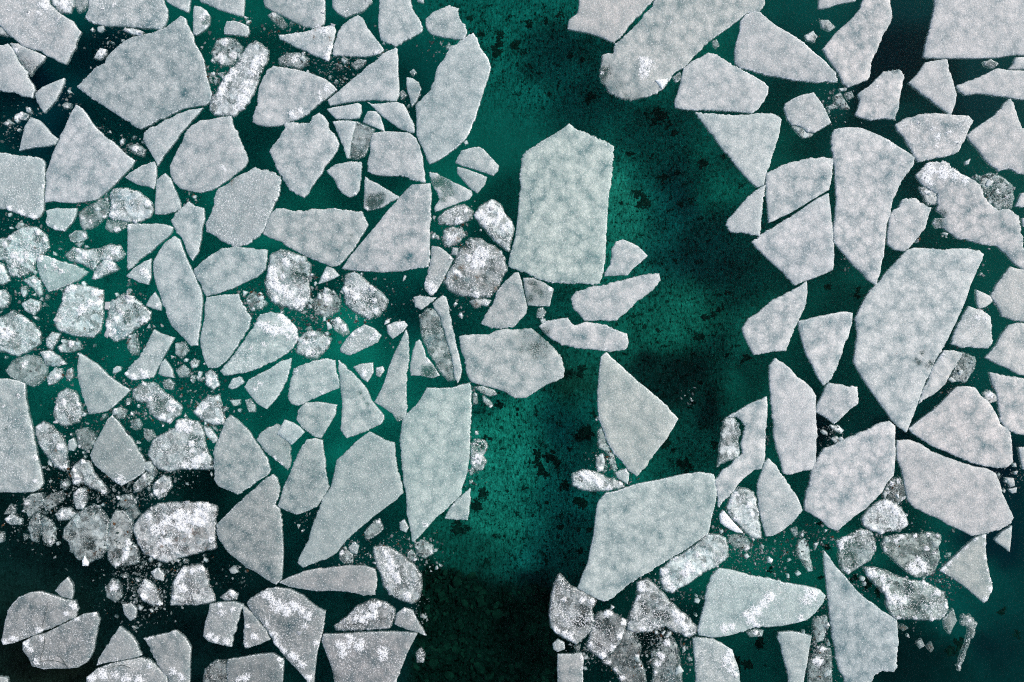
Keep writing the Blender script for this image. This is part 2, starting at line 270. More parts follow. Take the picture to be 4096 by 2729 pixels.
# ---------------------------------------------------------------- the traced plan of the ice
DATA = r"""
# id|type|tile|short;rest|points|opts
A1|s|A|purplish corner slab;sprinkled with white crumbs in the top corner beside the two grey shards|-20,-20 275,-20 300,30 345,70 395,105 440,130 465,170 485,195 470,225 460,250 450,290 425,325 410,365 395,387 350,370 320,350 280,335 245,305 190,295 130,275 100,245 60,215 30,185 0,155 -20,150|c=265,35,28;50,60,12;180,75,12;240,80,14;350,118,12 n=50
A1b|d|A||-20,150 10,165 50,205 60,218 30,215 -20,195|
A1c|r|A||310,-20 445,-20 442,40 420,75 380,75 345,62 310,30|c=380,20,35 b=0.95
A1d|d|A||440,-20 540,-20 530,30 500,60 470,70 445,30|
A2|p|A|broken triangular floe;at the photo's edge lapping over a grey shard|-20,262 20,275 45,262 70,285 95,330 110,365 135,400 165,440 170,470 195,500 205,545 195,588 150,575 100,560 50,550 0,545 -20,545|z=.03
A3|p|A|tilted grey shard;slipping under the broken triangular floe|55,258 105,262 160,290 215,310 273,340 255,370 225,395 195,425 180,455 165,435 135,400 105,345 75,290|t=-.55,.8,.55 c=95,300,18;262,342,12
A4|p|A|small leaf-shaped floe;with a pointed tip beside the kite-shaped floe|385,470 382,500 360,550 335,600 300,640 265,678 240,645 215,595 212,560 250,525 300,500 345,485|
A5|p|A|small pale triangle floe;touching the big triangular floe's long side|183,703 240,725 280,765 310,805 348,835 330,865 290,875 200,885 115,905 125,860 135,810 150,755|
A6|p|A|big triangular floe;with a sharp top and ragged lower edge|455,630 490,650 525,690 545,730 590,780 650,835 700,870 740,910 780,945 808,965 790,1000 740,1050 700,1090 650,1140 615,1170 575,1200 520,1210 440,1218 360,1215 320,1205 268,1215 275,1130 275,1040 295,990 315,920 345,860 370,800 400,740 420,690|
A7|s|A|square floe;with a white crumbly lower rim at the photo's edge|-20,918 40,918 70,930 150,935 230,945 262,958 270,990 268,1040 270,1100 262,1150 265,1200 262,1260 240,1300 205,1320 160,1300 90,1280 40,1255 -20,1235|c=130,1285,30;200,1308,28;60,1258,22;266,1120,14
A8|s|A|crumb-rimmed top slab;cut by the photo's top edge above the kite-shaped floe|540,-20 970,-20 985,20 1005,60 1005,110 990,150 965,178 920,172 850,168 780,162 700,158 620,155 560,140 520,118 510,95 530,60|c=525,120,14;560,138,12;620,55,10;690,30,10 n=50
A9|p|A|narrow sliver floe;at the top edge between two larger slabs|980,-20 1143,-20 1138,40 1130,75 1090,60 1040,35 1000,10|
A10|p|A|plain wedge floe;at the top edge, one long slanting side|1150,-20 1470,-20 1465,50 1460,98 1420,92 1370,75 1320,60 1270,35 1200,10|
A11|p|A|kite-shaped floe;the broadest grey floe of the upper pack|1085,98 1110,110 1130,160 1160,210 1165,255 1195,305 1220,350 1235,430 1250,490 1262,540 1275,565 1262,605 1235,632 1180,636 1100,652 1050,676 970,715 900,750 840,777 790,745 740,710 690,680 600,620 540,580 490,545 462,520 490,490 540,440 580,400 630,380 640,345 690,290 740,250 800,220 880,205 940,190 1000,165 1040,130|
A12|p|A|curved shard floe;fitted against the kite-shaped floe's lower edge|1218,647 1196,672 1138,738 1095,786 1070,820 1025,883 985,935 945,994 930,960 905,920 880,880 860,835 858,800 890,775 950,747 1010,713 1070,683 1130,661|
A13|p|A|rounded pentagon floe;ragged below, under the snow-crusted long slab|1388,697 1400,750 1425,800 1440,850 1470,905 1490,960 1470,1000 1420,1040 1370,1080 1320,1115 1270,1140 1200,1155 1130,1145 1080,1130 1040,1090 1022,1040 1018,997 1042,947 1069,893 1094,850 1108,804 1146,754 1200,725 1270,715 1340,700|c=1325,1000,14;1345,1020,10 o=1400,1075,22
A14|s|A|egg-shaped floe;with a reddish stain on its upper shoulder|1530,1003 1560,1015 1630,1030 1685,1060 1680,1130 1660,1200 1630,1260 1610,1320 1580,1390 1540,1430 1490,1470 1420,1485 1370,1470 1320,1440 1280,1410 1240,1390 1235,1340 1260,1300 1285,1230 1280,1190 1310,1130 1370,1100 1420,1060 1480,1035|o=1390,1085,26;1430,1058,18;1350,1110,14 c=1365,1205,9;1330,1245,9;1650,1205,8 rg=1.4 n=35
A15|p|A|bottle-shaped little floe;between the kite's tip and the wedge floe|1165,35 1200,40 1240,65 1260,100 1255,145 1235,175 1200,200 1175,212 1160,200 1158,130 1160,70|c=1240,80,20;1240,165,12;1215,110,15 m=1235,120,35
A16|p|A|small oblong block;alone in the gap below the wedge floe|1360,130 1400,125 1440,135 1490,160 1495,200 1475,218 1420,210 1345,205 1345,175|
A17|s|A|frosty-edged block;below the big triangular floe's ragged base|275,1265 340,1250 400,1252 460,1250 455,1285 435,1330 410,1360 385,1388 330,1380 285,1355 272,1330 282,1295|c=285,1340,16;330,1372,16;378,1380,14
A18|d|A|dark sunken block;with sparse white crumbs beside the fan-shaped floe|470,1275 540,1230 600,1195 650,1210 655,1270 640,1300 590,1340 545,1370 500,1378 480,1340|c=545,1330,12;490,1310,10;625,1300,12 b=.8 m=540,1270,30
A19|r|A|fan-shaped floe;crusted white along one side|665,1150 700,1130 760,1135 830,1155 880,1190 910,1220 918,1260 900,1300 860,1320 820,1335 770,1330 720,1320 680,1320 655,1300 668,1240|c=680,1285,28;690,1240,14;810,1330,14;890,1220,20 b=1.05
A19b|d|A||640,1320 700,1325 760,1335 750,1365 700,1395 660,1390 630,1370|c=700,1380,20
A20|p|A|small dull triangle floe;off the big triangular floe's sharp corner|750,1065 790,1030 850,995 925,970 938,1000 938,1060 930,1105 922,1135 880,1120 830,1110 790,1090|
A21|p|A|upright wedge floe;below the rounded pentagon floe|990,1040 1025,1070 1040,1120 1060,1160 1080,1210 1085,1245 1050,1270 990,1288 930,1285 930,1220 935,1150 940,1085 960,1060|
A22|p|A|dagger-shaped floe;pointing down past the long leaf floe|1132,1207 1170,1235 1222,1250 1228,1310 1215,1360 1205,1440 1190,1510 1155,1565 1130,1530 1115,1480 1090,1430 1060,1400 1040,1355 1025,1325 1060,1275 1100,1240|
A23|p|D|straight-sided triangle floe;with a white crumb on its upper corner|768,85 830,80 900,80 980,82 1040,100 1030,130 1000,163 950,203 900,247 850,290 800,332 765,360 762,300 765,200 765,130|c=776,100,22
A24|r|A|snow-crusted long slab;grey with two bright white streaks|1530,245 1570,265 1610,310 1605,360 1580,410 1560,450 1545,500 1520,560 1490,620 1450,660 1420,690 1350,695 1290,690 1258,660 1262,600 1300,545 1330,490 1370,430 1420,380 1450,330 1490,275|c=1340,525,34;1370,470,22;1400,430,24;1330,560,20;1560,360,30;1530,400,28;1510,440,26;1490,500,30;1480,550,34;1450,600,36;1430,640,28;1575,340,18 b=.92
A25|d|A|sunken grey lump;capped with white, above the snow-crusted long slab|1300,240 1360,225 1420,250 1450,280 1430,340 1400,385 1340,390 1295,370 1270,310|c=1325,340,26;1345,250,26;1330,370,18;1400,330,22 o=1320,390,15
A26|p|A|gently tilted top slab;with a darker wet lower side and white chips|1555,-20 1945,-20 1950,60 1948,130 1930,150 1885,170 1820,155 1770,135 1700,95 1640,70 1590,40|t=-.5,.86,.35 c=1890,115,10;1915,172,22;1940,80,12 h=1912,175,22;1888,118,10;1940,78,10
A27|s|A|scalloped top floe;half cut off by the photo's top edge|1990,-20 2235,-20 2230,20 2200,45 2170,70 2120,85 2070,105 2020,75 1995,40|c=2080,70,16;2205,5,10 t=.7,.7,.25
A28|s|A|brown-stained triangle floe;topped with bright white chips|1672,212 1740,205 1800,195 1870,180 1900,170 1940,160 2000,150 2015,180 2005,240 1990,300 1970,368 1920,345 1870,325 1820,300 1770,280 1720,250 1680,235|o=1888,228,16;1980,235,20;1895,175,10 c=1945,180,30;1995,160,20;1960,340,26;1985,290,20 h=1998,152,14 b=1.03
A29|p|B|four-sided plain floe;two white chips on its lower corner|250,90 280,110 310,170 345,215 380,260 410,300 380,325 300,340 200,338 120,335 100,320 110,260 130,200 150,160 200,120|h=350,318,10;380,315,10 c=365,318,20
A30|d|A||1670,350 1720,320 1790,315 1850,350 1845,385 1800,410 1740,395 1680,385|c=1770,355,25 b=.9
A31|p|A|long-cornered pale floe;crumbs on its pointed shoulder, beside the snow-crusted long slab|1640,397 1700,405 1780,420 1850,435 1900,455 1950,475 2000,510 2020,540 1980,570 1930,610 1880,650 1840,690 1790,715 1730,735 1680,755 1600,760 1550,750 1512,735 1520,690 1545,620 1545,580 1555,520 1580,460 1605,420|c=1970,530,24;2010,540,14;1920,560,10;1760,690,24;1800,670,18;1930,590,12 o=1940,590,12
A32|p|A|horned ragged floe;with one knob rising from its upper side|1915,678 1945,700 1970,740 1975,780 2005,800 2025,840 2037,870 2010,920 1985,960 1950,1000 1930,1040 1900,1080 1875,1120 1850,1160 1825,1190 1780,1170 1750,1150 1720,1110 1690,1060 1660,1010 1640,960 1615,910 1640,870 1680,820 1710,770 1700,740 1740,735 1800,745 1860,740 1875,700|rg=1.7
B1|p|B|flat-based triangle floe;its tip touching the four-sided plain floe|478,283 490,295 492,350 490,400 495,470 500,530 497,580 480,606 400,603 330,600 250,606 190,614 130,626 85,633 70,600 120,560 180,510 250,450 310,400 370,355 420,310|
B2|p|B|bell-shaped floe;cut by the top edge above the flat-based triangle floe|380,-20 545,-20 570,30 595,80 620,120 640,165 635,190 590,215 530,245 480,280 440,265 390,240 375,170 372,110 380,50|
B3|p|B|tiny corner tip of a floe;poking in at the top edge|575,-20 648,-20 645,18 610,10|
B4|p|B|heart-shaped floe;small and pale at the top of the open channel|660,110 700,75 760,45 800,32 855,48 860,90 865,130 890,150 905,185 895,215 880,235 840,235 780,225 730,215 690,205 665,175 657,140|rg=1.3
B5|p|B|tall bent floe;bordering the open channel, with a bright thin rim|943,197 965,230 980,280 1010,320 1035,365 1048,405 1035,460 1010,530 990,600 970,660 945,740 920,800 900,835 840,890 770,940 720,970 682,985 665,955 650,910 625,860 603,810 605,740 600,680 600,630 640,590 685,540 705,490 730,400 770,350 800,290 850,260 900,225|w=1
B6|p|B|slender petal-like floe;in the slot beside the tall bent floe|545,465 580,470 615,495 632,530 620,570 600,610 575,640 565,600 550,550 542,500|t=1,.2,.3
B7|p|B|stubby tongue-shaped floe;under the flat-based triangle floe|65,655 100,645 170,635 250,618 270,630 273,670 260,708 200,715 120,712 100,695|
B8|p|B|narrow-tailed floe;wedged beneath the flat-based triangle's corner|310,612 340,625 400,620 480,612 525,627 550,670 565,710 590,750 590,797 545,787 500,770 440,730 390,690 350,650|
B9|p|B|tiny rounded wedge floe;in the nook of the narrow-tailed floe|310,668 360,668 380,690 400,740 410,788 370,770 280,735 295,695|
B10|p|B|half-flooded floe;white on one half, sunken speckled grey on the other|100,730 140,725 200,725 240,730 225,800 210,860 200,950 185,950 165,880 130,800|
B10b|d|B||240,730 300,755 350,775 330,820 325,870 290,930 250,955 205,945 210,860 225,790|par=B10 b=.8
B11|p|B|blunt four-cornered floe;against the tall bent floe's lower side|340,800 400,790 470,790 560,798 596,828 620,872 635,930 644,1000 652,1050 657,1095 600,1085 540,1065 480,1055 400,1055 340,1045 308,1030 310,960 325,910 325,860|w=.6
B12|p|B|small shield-shaped floe;below the half-flooded floe|62,1025 120,985 200,972 270,978 275,1020 265,1080 260,1140 240,1170 200,1185 160,1160 130,1125 105,1070|c=240,1165,12
B13|p|B|two-toned little triangle;flooded dark along its lower middle|295,1060 330,1085 380,1110 440,1145 498,1185 440,1215 390,1245 310,1265 288,1245 290,1150|m=330,1200,55;390,1190,30;350,1225,40 c=300,1255,12
B14|p|B|great slanted triangle floe;its long side parallel to the notched oblong floe|575,1110 640,1105 685,1100 692,1160 688,1250 685,1350 682,1450 683,1520 680,1603 600,1610 530,1625 400,1635 300,1628 220,1622 155,1612 200,1545 260,1470 320,1400 380,1330 420,1275 480,1210 530,1150|
B15|p|B|speckled melting triangle;riddled with dark pits|680,1035 720,1040 770,1065 810,1090 870,1115 930,1145 938,1170 920,1195 860,1215 810,1235 760,1255 715,1275 708,1250 740,1200 720,1150 695,1090|m=760,1100,50;790,1150,45;720,1090,40;770,1200,30 rg=1.2
B16|p|B|upper half of a split floe;floating free beside the tall bent floe's foot|870,905 920,890 975,882 1010,900 1050,945 1098,995 1090,1025 1062,1052 1000,1033 930,1008 870,993 838,975|
B17|p|B|lower half of a split floe;just parted by a dark crack|848,1002 920,1020 980,1042 1025,1065 1010,1110 970,1160 930,1135 880,1080 848,1040|
B18|p|B|giant upright floe;house-shaped and mottled at the channel's middle|1520,742 1570,780 1630,800 1680,830 1740,850 1788,882 1780,950 1775,1050 1775,1100 1755,1160 1750,1250 1745,1350 1740,1450 1733,1550 1725,1633 1700,1698 1660,1708 1580,1700 1500,1702 1420,1695 1350,1680 1280,1645 1220,1625 1155,1600 1165,1540 1195,1430 1205,1350 1215,1250 1222,1150 1225,1050 1230,980 1240,930 1290,890 1370,840 1440,800|rg=1.2
B19|p|E|shell-shaped little floe;beside the giant upright floe's lower corner|1840,175 1880,190 1930,215 1965,245 1988,272 1950,310 1900,350 1870,390 1800,390 1732,395 1732,375 1765,325 1775,280 1775,230 1800,190|w=.5
B20|p|B|blocky top floe;at the top edge on the channel's far bank|1580,-20 2060,-20 2020,5 1980,45 1930,100 1880,150 1840,210 1790,255 1740,235 1690,215 1620,195 1560,185 1510,175 1520,120 1570,80 1580,30|
C0|p|C|great ragged bank floe;melting at its rounded end, with a glowing white patch|155,-20 805,-20 795,30 760,70 690,80 640,120 580,165 510,215 450,260 400,310 350,365 320,400 260,430 220,480 190,530 150,555 100,575 50,590 -6,602 -46,595 -86,580 -136,560 -166,510 -196,450 -186,390 -176,330 -116,315 -106,270 -66,230 -16,185 24,150 64,110 74,80 124,40|m=-175,400,80;-120,500,90;0,590,80;-180,440,40 c=85,385,38;70,430,26;100,400,20;-192,438,12;227,125,8;60,460,16 rg=1.6
C0b|w|C|bright white triangular chip;resting on the great ragged bank floe's edge|140,485 180,478 212,475 200,505 178,537 160,512|z=.05
C1|p|C|long whale-shaped floe;with a bright white upper rim|735,68 770,75 800,100 850,145 920,185 990,225 1050,275 1100,320 1150,360 1195,408 1222,436 1236,493 1180,490 1110,495 1040,490 960,480 880,462 800,452 740,430 690,418 650,405 618,380 615,310 625,250 645,190 650,130 685,85|w=1
C2|p|C|loaf-shaped floe;domed above and straight below, under the whale-shaped floe|460,318 510,328 560,360 620,403 680,430 740,462 790,495 818,520 815,560 790,610 760,650 720,680 650,672 580,668 500,664 420,662 330,660 258,645 255,610 275,560 295,480 310,410 360,370 420,340|w=.7
C3|p|C|downward-pointing triangle floe;flat top against the loaf-shaped floe|380,675 440,676 520,684 600,690 680,690 760,682 850,685 897,715 885,780 870,850 845,920 825,990 805,1050 790,1110 750,1125 720,1100 670,1050 620,990 570,920 520,870 490,820 440,760|
C4|p|C|thin blade of a floe;just dipping in from the top edge|1125,-20 1360,-20 1340,5 1240,25 1180,45 1120,55 1118,35|w=.6
C5|p|C|tall diamond floe;leaning, its foot against the whale-shaped floe's tail|1420,-20 1535,-20 1550,40 1565,100 1550,140 1520,190 1490,250 1460,320 1435,380 1430,440 1410,480 1350,505 1295,525 1262,498 1240,440 1210,398 1174,350 1145,295 1180,250 1230,190 1280,150 1330,100 1370,50|
C6|p|C|large pinkish corner floe;straight-edged in the photo's upper corner|1820,-20 2380,-20 2380,330 2300,330 2200,342 2100,348 2000,350 1900,350 1800,350 1748,345 1760,270 1780,200 1800,110 1815,40|
C7|p|C|arrowhead-like floe;pointing down beneath the large pinkish corner floe|1840,362 1890,357 1905,420 1925,490 1950,570 1940,620 1915,690 1870,660 1810,615 1750,570 1700,530 1660,497 1710,450 1760,375|w=.5
C8|p|C|frayed four-sided floe;beside the tall diamond floe's foot|1540,425 1600,418 1635,445 1625,500 1610,560 1600,630 1585,720 1500,712 1430,722 1380,708 1340,690 1360,640 1370,600 1355,565 1420,520 1480,460|m=1580,430,25 c=1475,520,10 rg=1.4
C9|p|C|little cube-like floe;with a sunken corner ledge|1040,565 1090,555 1130,610 1160,660 1195,735 1150,765 1090,798 1050,785 1000,755 960,750 930,715 912,650 920,620 980,585|c=1060,780,12;1000,757,10 w=.6
C9b|d|C||960,755 1010,760 1060,790 1090,800 1080,815 1025,828 990,790|par=C9 b=1.1
C10|s|C|crumb-dotted trapezoid floe;white flecks at its middle|1580,750 1640,710 1720,690 1820,680 1920,690 2020,695 2048,725 2020,780 2000,830 1960,910 1900,935 1820,950 1718,975 1690,930 1660,880 1630,820 1590,785|c=1832,822,16;1825,880,12;1955,860,10;1895,795,10;1720,742,8;1795,775,8 n=30
C11|p|C|spear-topped edge floe;at the photo's edge beside the crumb-dotted trapezoid|2270,592 2290,620 2310,690 2340,770 2380,800 2380,1060 2320,1040 2260,1010 2200,1030 2150,990 2110,950 2080,900 2030,850 2008,815 2060,770 2120,730 2180,690 2220,640|
C12|p|C|beak-like edge floe;entering from the photo's edge below the pinkish corner floe|1950,515 2010,490 2080,465 2150,430 2200,410 2260,424 2380,424 2380,600 2300,595 2240,580 2180,575 2100,560 2000,575 1965,545|
C13|p|C||2300,345 2380,335 2380,416 2260,415 2290,380|t=-.4,1,.3
C14|p|C|tall leg-shaped floe;broad-shouldered, tapering to a foot|1215,775 1290,765 1360,765 1420,785 1480,810 1540,840 1600,880 1650,910 1695,945 1690,990 1660,1030 1620,1080 1590,1140 1565,1200 1550,1280 1530,1340 1520,1440 1510,1540 1500,1563 1490,1633 1465,1708 1430,1693 1380,1638 1320,1583 1270,1523 1230,1478 1208,1450 1208,1370 1218,1300 1227,1200 1220,1100 1214,1000 1197,880 1200,820|c=1560,880,18;1540,845,10
C15|p|C|fin-shaped floe;above the fine dark crack beside the leg-shaped floe|805,1040 870,1010 950,975 1050,955 1150,948 1203,955 1206,1000 1196,1080 1181,1136 1120,1174 1040,1223 960,1272 880,1310 820,1338 815,1260 805,1180 803,1100|w=.4
C16|p|C|small upright fang floe;beside the fin-shaped floe at the channel bank|800,1110 795,1180 780,1250 775,1340 770,1418 700,1405 640,1395 590,1395 565,1350 570,1325 620,1270 680,1200 740,1145|rg=1.3
C17|p|C|gem-shaped floe;below the fine dark crack|1180,1160 1185,1200 1197,1290 1202,1380 1212,1480 1212,1590 1205,1620 1140,1650 1060,1680 1000,1700 975,1710 935,1665 890,1620 830,1570 790,1530 740,1480 722,1450 770,1410 850,1364 940,1309 1040,1240 1120,1188|w=.4
C18|p|C|small bean-shaped floe;between the leg-shaped floe and the tattered snow floe|1680,1185 1720,1205 1760,1235 1798,1248 1780,1290 1760,1370 1720,1420 1670,1480 1630,1508 1570,1500 1530,1460 1535,1380 1550,1290 1590,1250 1630,1200|c=1575,1310,12 rg=1.3
C19|p|C|tattered snow floe;long, ragged and bright at one end|1770,985 1820,968 1880,975 1930,1010 1990,1050 2050,1080 2090,1110 2110,1170 2150,1230 2200,1260 2260,1255 2320,1300 2335,1400 2345,1480 2380,1520 2380,1640 2350,1620 2300,1590 2240,1520 2190,1480 2130,1470 2060,1460 2010,1440 1950,1430 1910,1400 1870,1370 1830,1370 1805,1340 1820,1310 1880,1310 1830,1260 1830,1160 1740,1110 1700,1050 1740,1010|rg=2 c=1800,1020,40;1860,1040,45;1760,1050,30;1940,1060,40;2000,1080,30;1780,1090,25 m=1850,1290,40;1840,1350,40
C19b|d|C||2080,1060 2150,1040 2220,1060 2280,1110 2300,1190 2270,1250 2200,1250 2150,1220 2110,1150|b=1.1 rg=2.5 m=2180,1130,90 c=2200,1150,14;2160,1090,12;2250,1180,12
C19c|d|C||1725,1120 1800,1110 1830,1160 1830,1230 1780,1230 1740,1170|c=1770,1150,15 b=1.1 rg=2
C20|p|C||2380,1130 2335,1160 2300,1240 2380,1245|
C21|p|C||2380,1300 2340,1310 2345,1360 2380,1370|
F1|p|F|largest pale floe;the long many-sided slab, with dark finger-like melt pits|1690,225 1760,230 1850,238 1930,230 2020,230 2080,240 2113,262 2095,310 2060,380 2035,440 2010,520 1985,580 1940,680 1900,760 1860,840 1820,900 1790,970 1760,1030 1730,1110 1700,1200 1670,1270 1645,1332 1600,1300 1560,1260 1510,1190 1460,1120 1410,1050 1360,970 1330,910 1340,830 1350,740 1340,650 1370,580 1420,490 1480,432 1540,352 1600,292 1650,240|m=1735,855,18;1710,900,24;1770,930,26;1795,910,22;1730,910,18
F2|p|F|slipped shard floe;sinking beside the largest pale floe's flank|1870,840 1930,840 1985,855 1960,910 1920,970 1880,1040 1830,1090 1770,1130 1720,1160 1738,1095 1773,1025 1803,945 1833,893|t=.9,.4,.35 c=1850,870,14
F2b|d|F||1985,855 2060,880 2060,950 2000,1030 1920,1010 1940,940|par=F2 b=.7
F3|p|F|six-sided edge floe;at the photo's edge beyond the largest pale floe|2270,338 2310,350 2380,370 2380,680 2290,660 2220,635 2200,590 2170,540 2150,515 2180,460 2220,400|w=.4
F4|p|F|small pointed scrap;touching the six-sided edge floe|2065,475 2110,495 2150,515 2165,545 2120,580 2080,590 2068,550|
F5|s|F|small kettle-shaped floe;flecked white, below the pointed scrap|2020,575 2060,590 2100,600 2150,640 2158,700 2165,780 2140,828 2060,825 1980,820 1915,800 1930,750 1960,680 2000,610|c=2070,640,14;2050,695,10;2120,650,14 n=18
F6|p|F|bluish edge floe;with a pointed corner under the six-sided edge floe|2380,690 2310,675 2260,690 2220,740 2190,800 2150,850 2120,885 2190,920 2260,950 2320,985 2380,1010|
F7|p|F|lower edge floe;narrow-shouldered below the bluish edge floe|2145,970 2220,985 2300,1000 2380,1040 2380,1375 2310,1340 2250,1320 2210,1260 2200,1180 2190,1100 2160,1040|
F8|p|F|broad ray-shaped floe;its wing tip at the largest pale floe's point|1660,1310 1730,1255 1800,1205 1860,1150 1900,1105 1950,1060 2010,1055 2060,1065 2090,1110 2140,1150 2180,1210 2210,1280 2270,1330 2280,1400 2285,1510 2250,1540 2190,1545 2120,1535 2040,1514 1960,1484 1880,1445 1800,1413 1740,1374 1680,1336|w=.6
F9|d|F||2110,1095 2150,1080 2190,1110 2190,1145 2150,1155 2120,1135|c=2150,1110,18 b=1.1
F10|p|F|tall tooth-like floe;round-topped, beside the hook-shaped floe|860,890 900,910 950,950 990,1000 1040,1030 1080,1070 1105,1115 1100,1180 1105,1260 1110,1350 1105,1430 1105,1500 1085,1550 1000,1570 930,1590 905,1570 890,1500 865,1430 850,1360 845,1250 835,1150 825,1050 822,930|w=.3
F11|p|F|small five-sided floe;touching the tooth-like floe's shoulder|1180,1035 1240,1045 1300,1055 1352,1060 1355,1120 1358,1160 1310,1190 1260,1240 1215,1285 1170,1245 1105,1210 1110,1170 1140,1110 1165,1050|
F12|p|F|guitar-pick floe;pointing down above the small five-sided floe|1000,665 1060,650 1120,635 1200,620 1280,608 1325,615 1320,680 1300,750 1270,810 1260,860 1220,960 1190,1010 1150,1053 1120,1010 1080,930 1040,850 1020,780 1000,710|
F13|p|F|flag-shaped floe;tapering up beside the channel, below the gem-shaped floe|1048,425 1052,480 1045,560 1010,640 980,700 950,770 925,842 870,845 800,855 730,870 700,810 670,750 660,710 695,650 750,620 800,575 850,535 920,500 1000,460|w=.3
F14|p|F|hook-shaped floe;bitten out on one side by a flooded bay|810,1118 812,1200 805,1300 800,1400 795,1500 780,1548 730,1560 690,1590 640,1640 610,1680 580,1720 545,1750 520,1780 515,1740 510,1690 500,1620 540,1560 590,1530 620,1490 665,1460 655,1400 670,1340 680,1290 660,1260 620,1240 565,1245 600,1220 660,1190 730,1150|rg=1.2
F14b|d|F||565,1250 620,1245 650,1270 655,1320 640,1380 650,1440 640,1480 590,1500 540,1520 515,1540 530,1430 540,1330|par=F14 b=1.5 rg=2 m=645,1380,40;640,1300,25
I1|p|I|small guitar-body floe;between the hook-shaped floe and the cut-gem floe|820,228 860,260 890,310 920,350 960,410 1000,470 1022,535 1000,570 950,620 900,660 845,690 805,692 790,650 770,580 755,480 752,380 775,310 795,250|
I2|p|I|cut-gem floe;big and pinkish with round pale blotches|1500,10 1545,0 1578,30 1580,120 1582,210 1570,330 1530,370 1500,430 1450,480 1400,530 1340,570 1280,620 1235,660 1180,640 1130,590 1080,565 1035,535 1030,490 1045,420 1065,380 1070,310 1110,230 1150,165 1220,140 1300,100 1380,65 1440,40|w=.3
I3|p|I|wide pinkish slab floe;below the ray-shaped floe, parted by a thin crack|1590,118 1660,113 1720,130 1790,177 1870,213 1950,243 2040,272 2130,286 2180,312 2205,360 2220,430 2250,490 2290,580 2270,620 2220,650 2130,675 2040,690 1960,650 1890,620 1830,580 1750,550 1690,520 1655,480 1640,420 1620,300 1590,230 1587,150|w=.3
I4|p|I|little plain triangle;off the wide pinkish slab's lower corner|2280,630 2275,700 2265,785 2220,750 2175,715 2220,670|
I5|p|I|white-rimmed triangle floe;edged all round with a bright ridge of snow|2125,680 2120,750 2130,850 2150,940 2165,1000 2140,1060 2115,1095 2060,1050 1990,990 1920,940 1845,900 1880,860 1930,820 1990,760 2060,700|c=2125,740,16;2128,820,16;2138,890,18;2148,950,18;2150,1010,22;2125,1070,18;1870,895,22;1900,850,16;1950,805,14;2000,750,14;2060,705,14;2110,690,14 t=0,0,.15
I6|p|I||2320,160 2380,150 2380,300 2345,290 2330,220|
I7|p|H|giant lower floe;broad-shouldered and tapering, on the lower channel's bank|2386,320 2396,370 2406,440 2396,500 2376,580 2351,678 2296,716 2226,766 2146,816 2076,856 2016,896 1956,932 1890,970 1830,1020 1780,1060 1730,1085 1690,1070 1640,1045 1570,1005 1600,920 1630,850 1645,770 1665,680 1675,590 1690,490 1735,435 1800,420 1850,400 1940,375 2050,355 2180,325 2300,310|w=.7
I8|s|I|wide crumb-strewn floe;whitish patches along its lower side|520,885 580,890 650,910 720,930 800,940 880,960 960,980 1050,990 1130,1015 1163,1050 1140,1100 1100,1150 1050,1195 980,1215 900,1230 800,1240 740,1235 660,1265 580,1290 480,1300 400,1285 392,1255 410,1190 430,1120 440,1060 450,1000 475,930|c=820,1060,36;790,1090,30;1080,1040,40;1040,1070,30;740,1150,40;720,1180,36;690,1160,24;560,1245,26;740,1222,26;600,1230,20;1010,1180,22 n=60 h=512,872,10
I9|p|I|great thorn floe;a long needle tip on a broad base|1150,778 1180,810 1210,860 1260,915 1300,960 1340,1010 1390,1060 1450,1100 1500,1140 1560,1175 1590,1200 1595,1270 1600,1330 1590,1400 1590,1480 1570,1505 1500,1500 1450,1530 1400,1590 1300,1590 1270,1540 1240,1490 1220,1430 1215,1350 1200,1270 1185,1180 1175,1080 1165,980 1155,880 1150,830|rg=1.2
I10|p|I|molar-shaped small floe;at the bottom edge beside the great thorn floe|880,1270 960,1262 1020,1275 1078,1290 1065,1360 1055,1430 1040,1500 1010,1590 950,1590 935,1520 910,1430 890,1340 872,1300|
I11|s|I|bottom slab with a snowy shoulder;cut by the bottom edge below the crumb-strewn floe|365,1305 430,1300 480,1310 530,1330 600,1375 615,1420 640,1490 660,1590 385,1590 380,1500 370,1400|c=580,1390,30;570,1430,36;600,1470,30;550,1460,24;620,1520,20
I12|r|I|crusted oblong block;hugging the giant lower floe's slanting edge|455,680 510,685 560,705 575,760 565,830 520,870 450,895 400,930 340,975 290,1000 240,1030 190,1010 165,960 175,890 230,840 300,800 370,750 420,710|c=190,900,30;210,960,34;240,1005,24;340,880,36;320,910,30;260,820,18;390,800,12;430,870,14 b=1.12
I13|r|I|dim rubbly slab;speckled with snow, below the crusted oblong block|30,970 90,945 140,990 180,1030 230,1090 290,1140 340,1180 380,1240 385,1280 330,1290 250,1260 200,1230 120,1260 40,1270 -30,1250 -20,1180 10,1100 30,1050|c=60,990,26;260,1150,26;290,1190,30;320,1230,26;330,1280,20;60,1250,24;130,1140,10;30,1060,20;240,1070,20 m=100,1120,60;180,1170,50 b=.85
H1|r|H|pointed rubble floe;between the dark channel and the giant lower floe|1460,918 1490,950 1530,990 1590,1020 1640,1050 1680,1080 1650,1130 1670,1200 1650,1260 1600,1310 1560,1340 1500,1310 1450,1280 1410,1240 1400,1160 1410,1060 1430,980|c=1440,1250,24;1500,1280,26;1530,1310,20;1490,1070,14;1600,1070,20;1660,1080,14 m=1590,1200,50;1610,1130,36 b=.95
H2|r|H|dark slushy lump;rimmed with white grains below the pointed rubble floe|1640,1300 1660,1220 1690,1150 1760,1140 1860,1200 1850,1260 1820,1330 1760,1400 1720,1430 1650,1390 1620,1350|c=1750,1150,24;1850,1210,24;1830,1290,22;1780,1360,24;1720,1410,24;1650,1340,16 m=1740,1230,60 b=.7
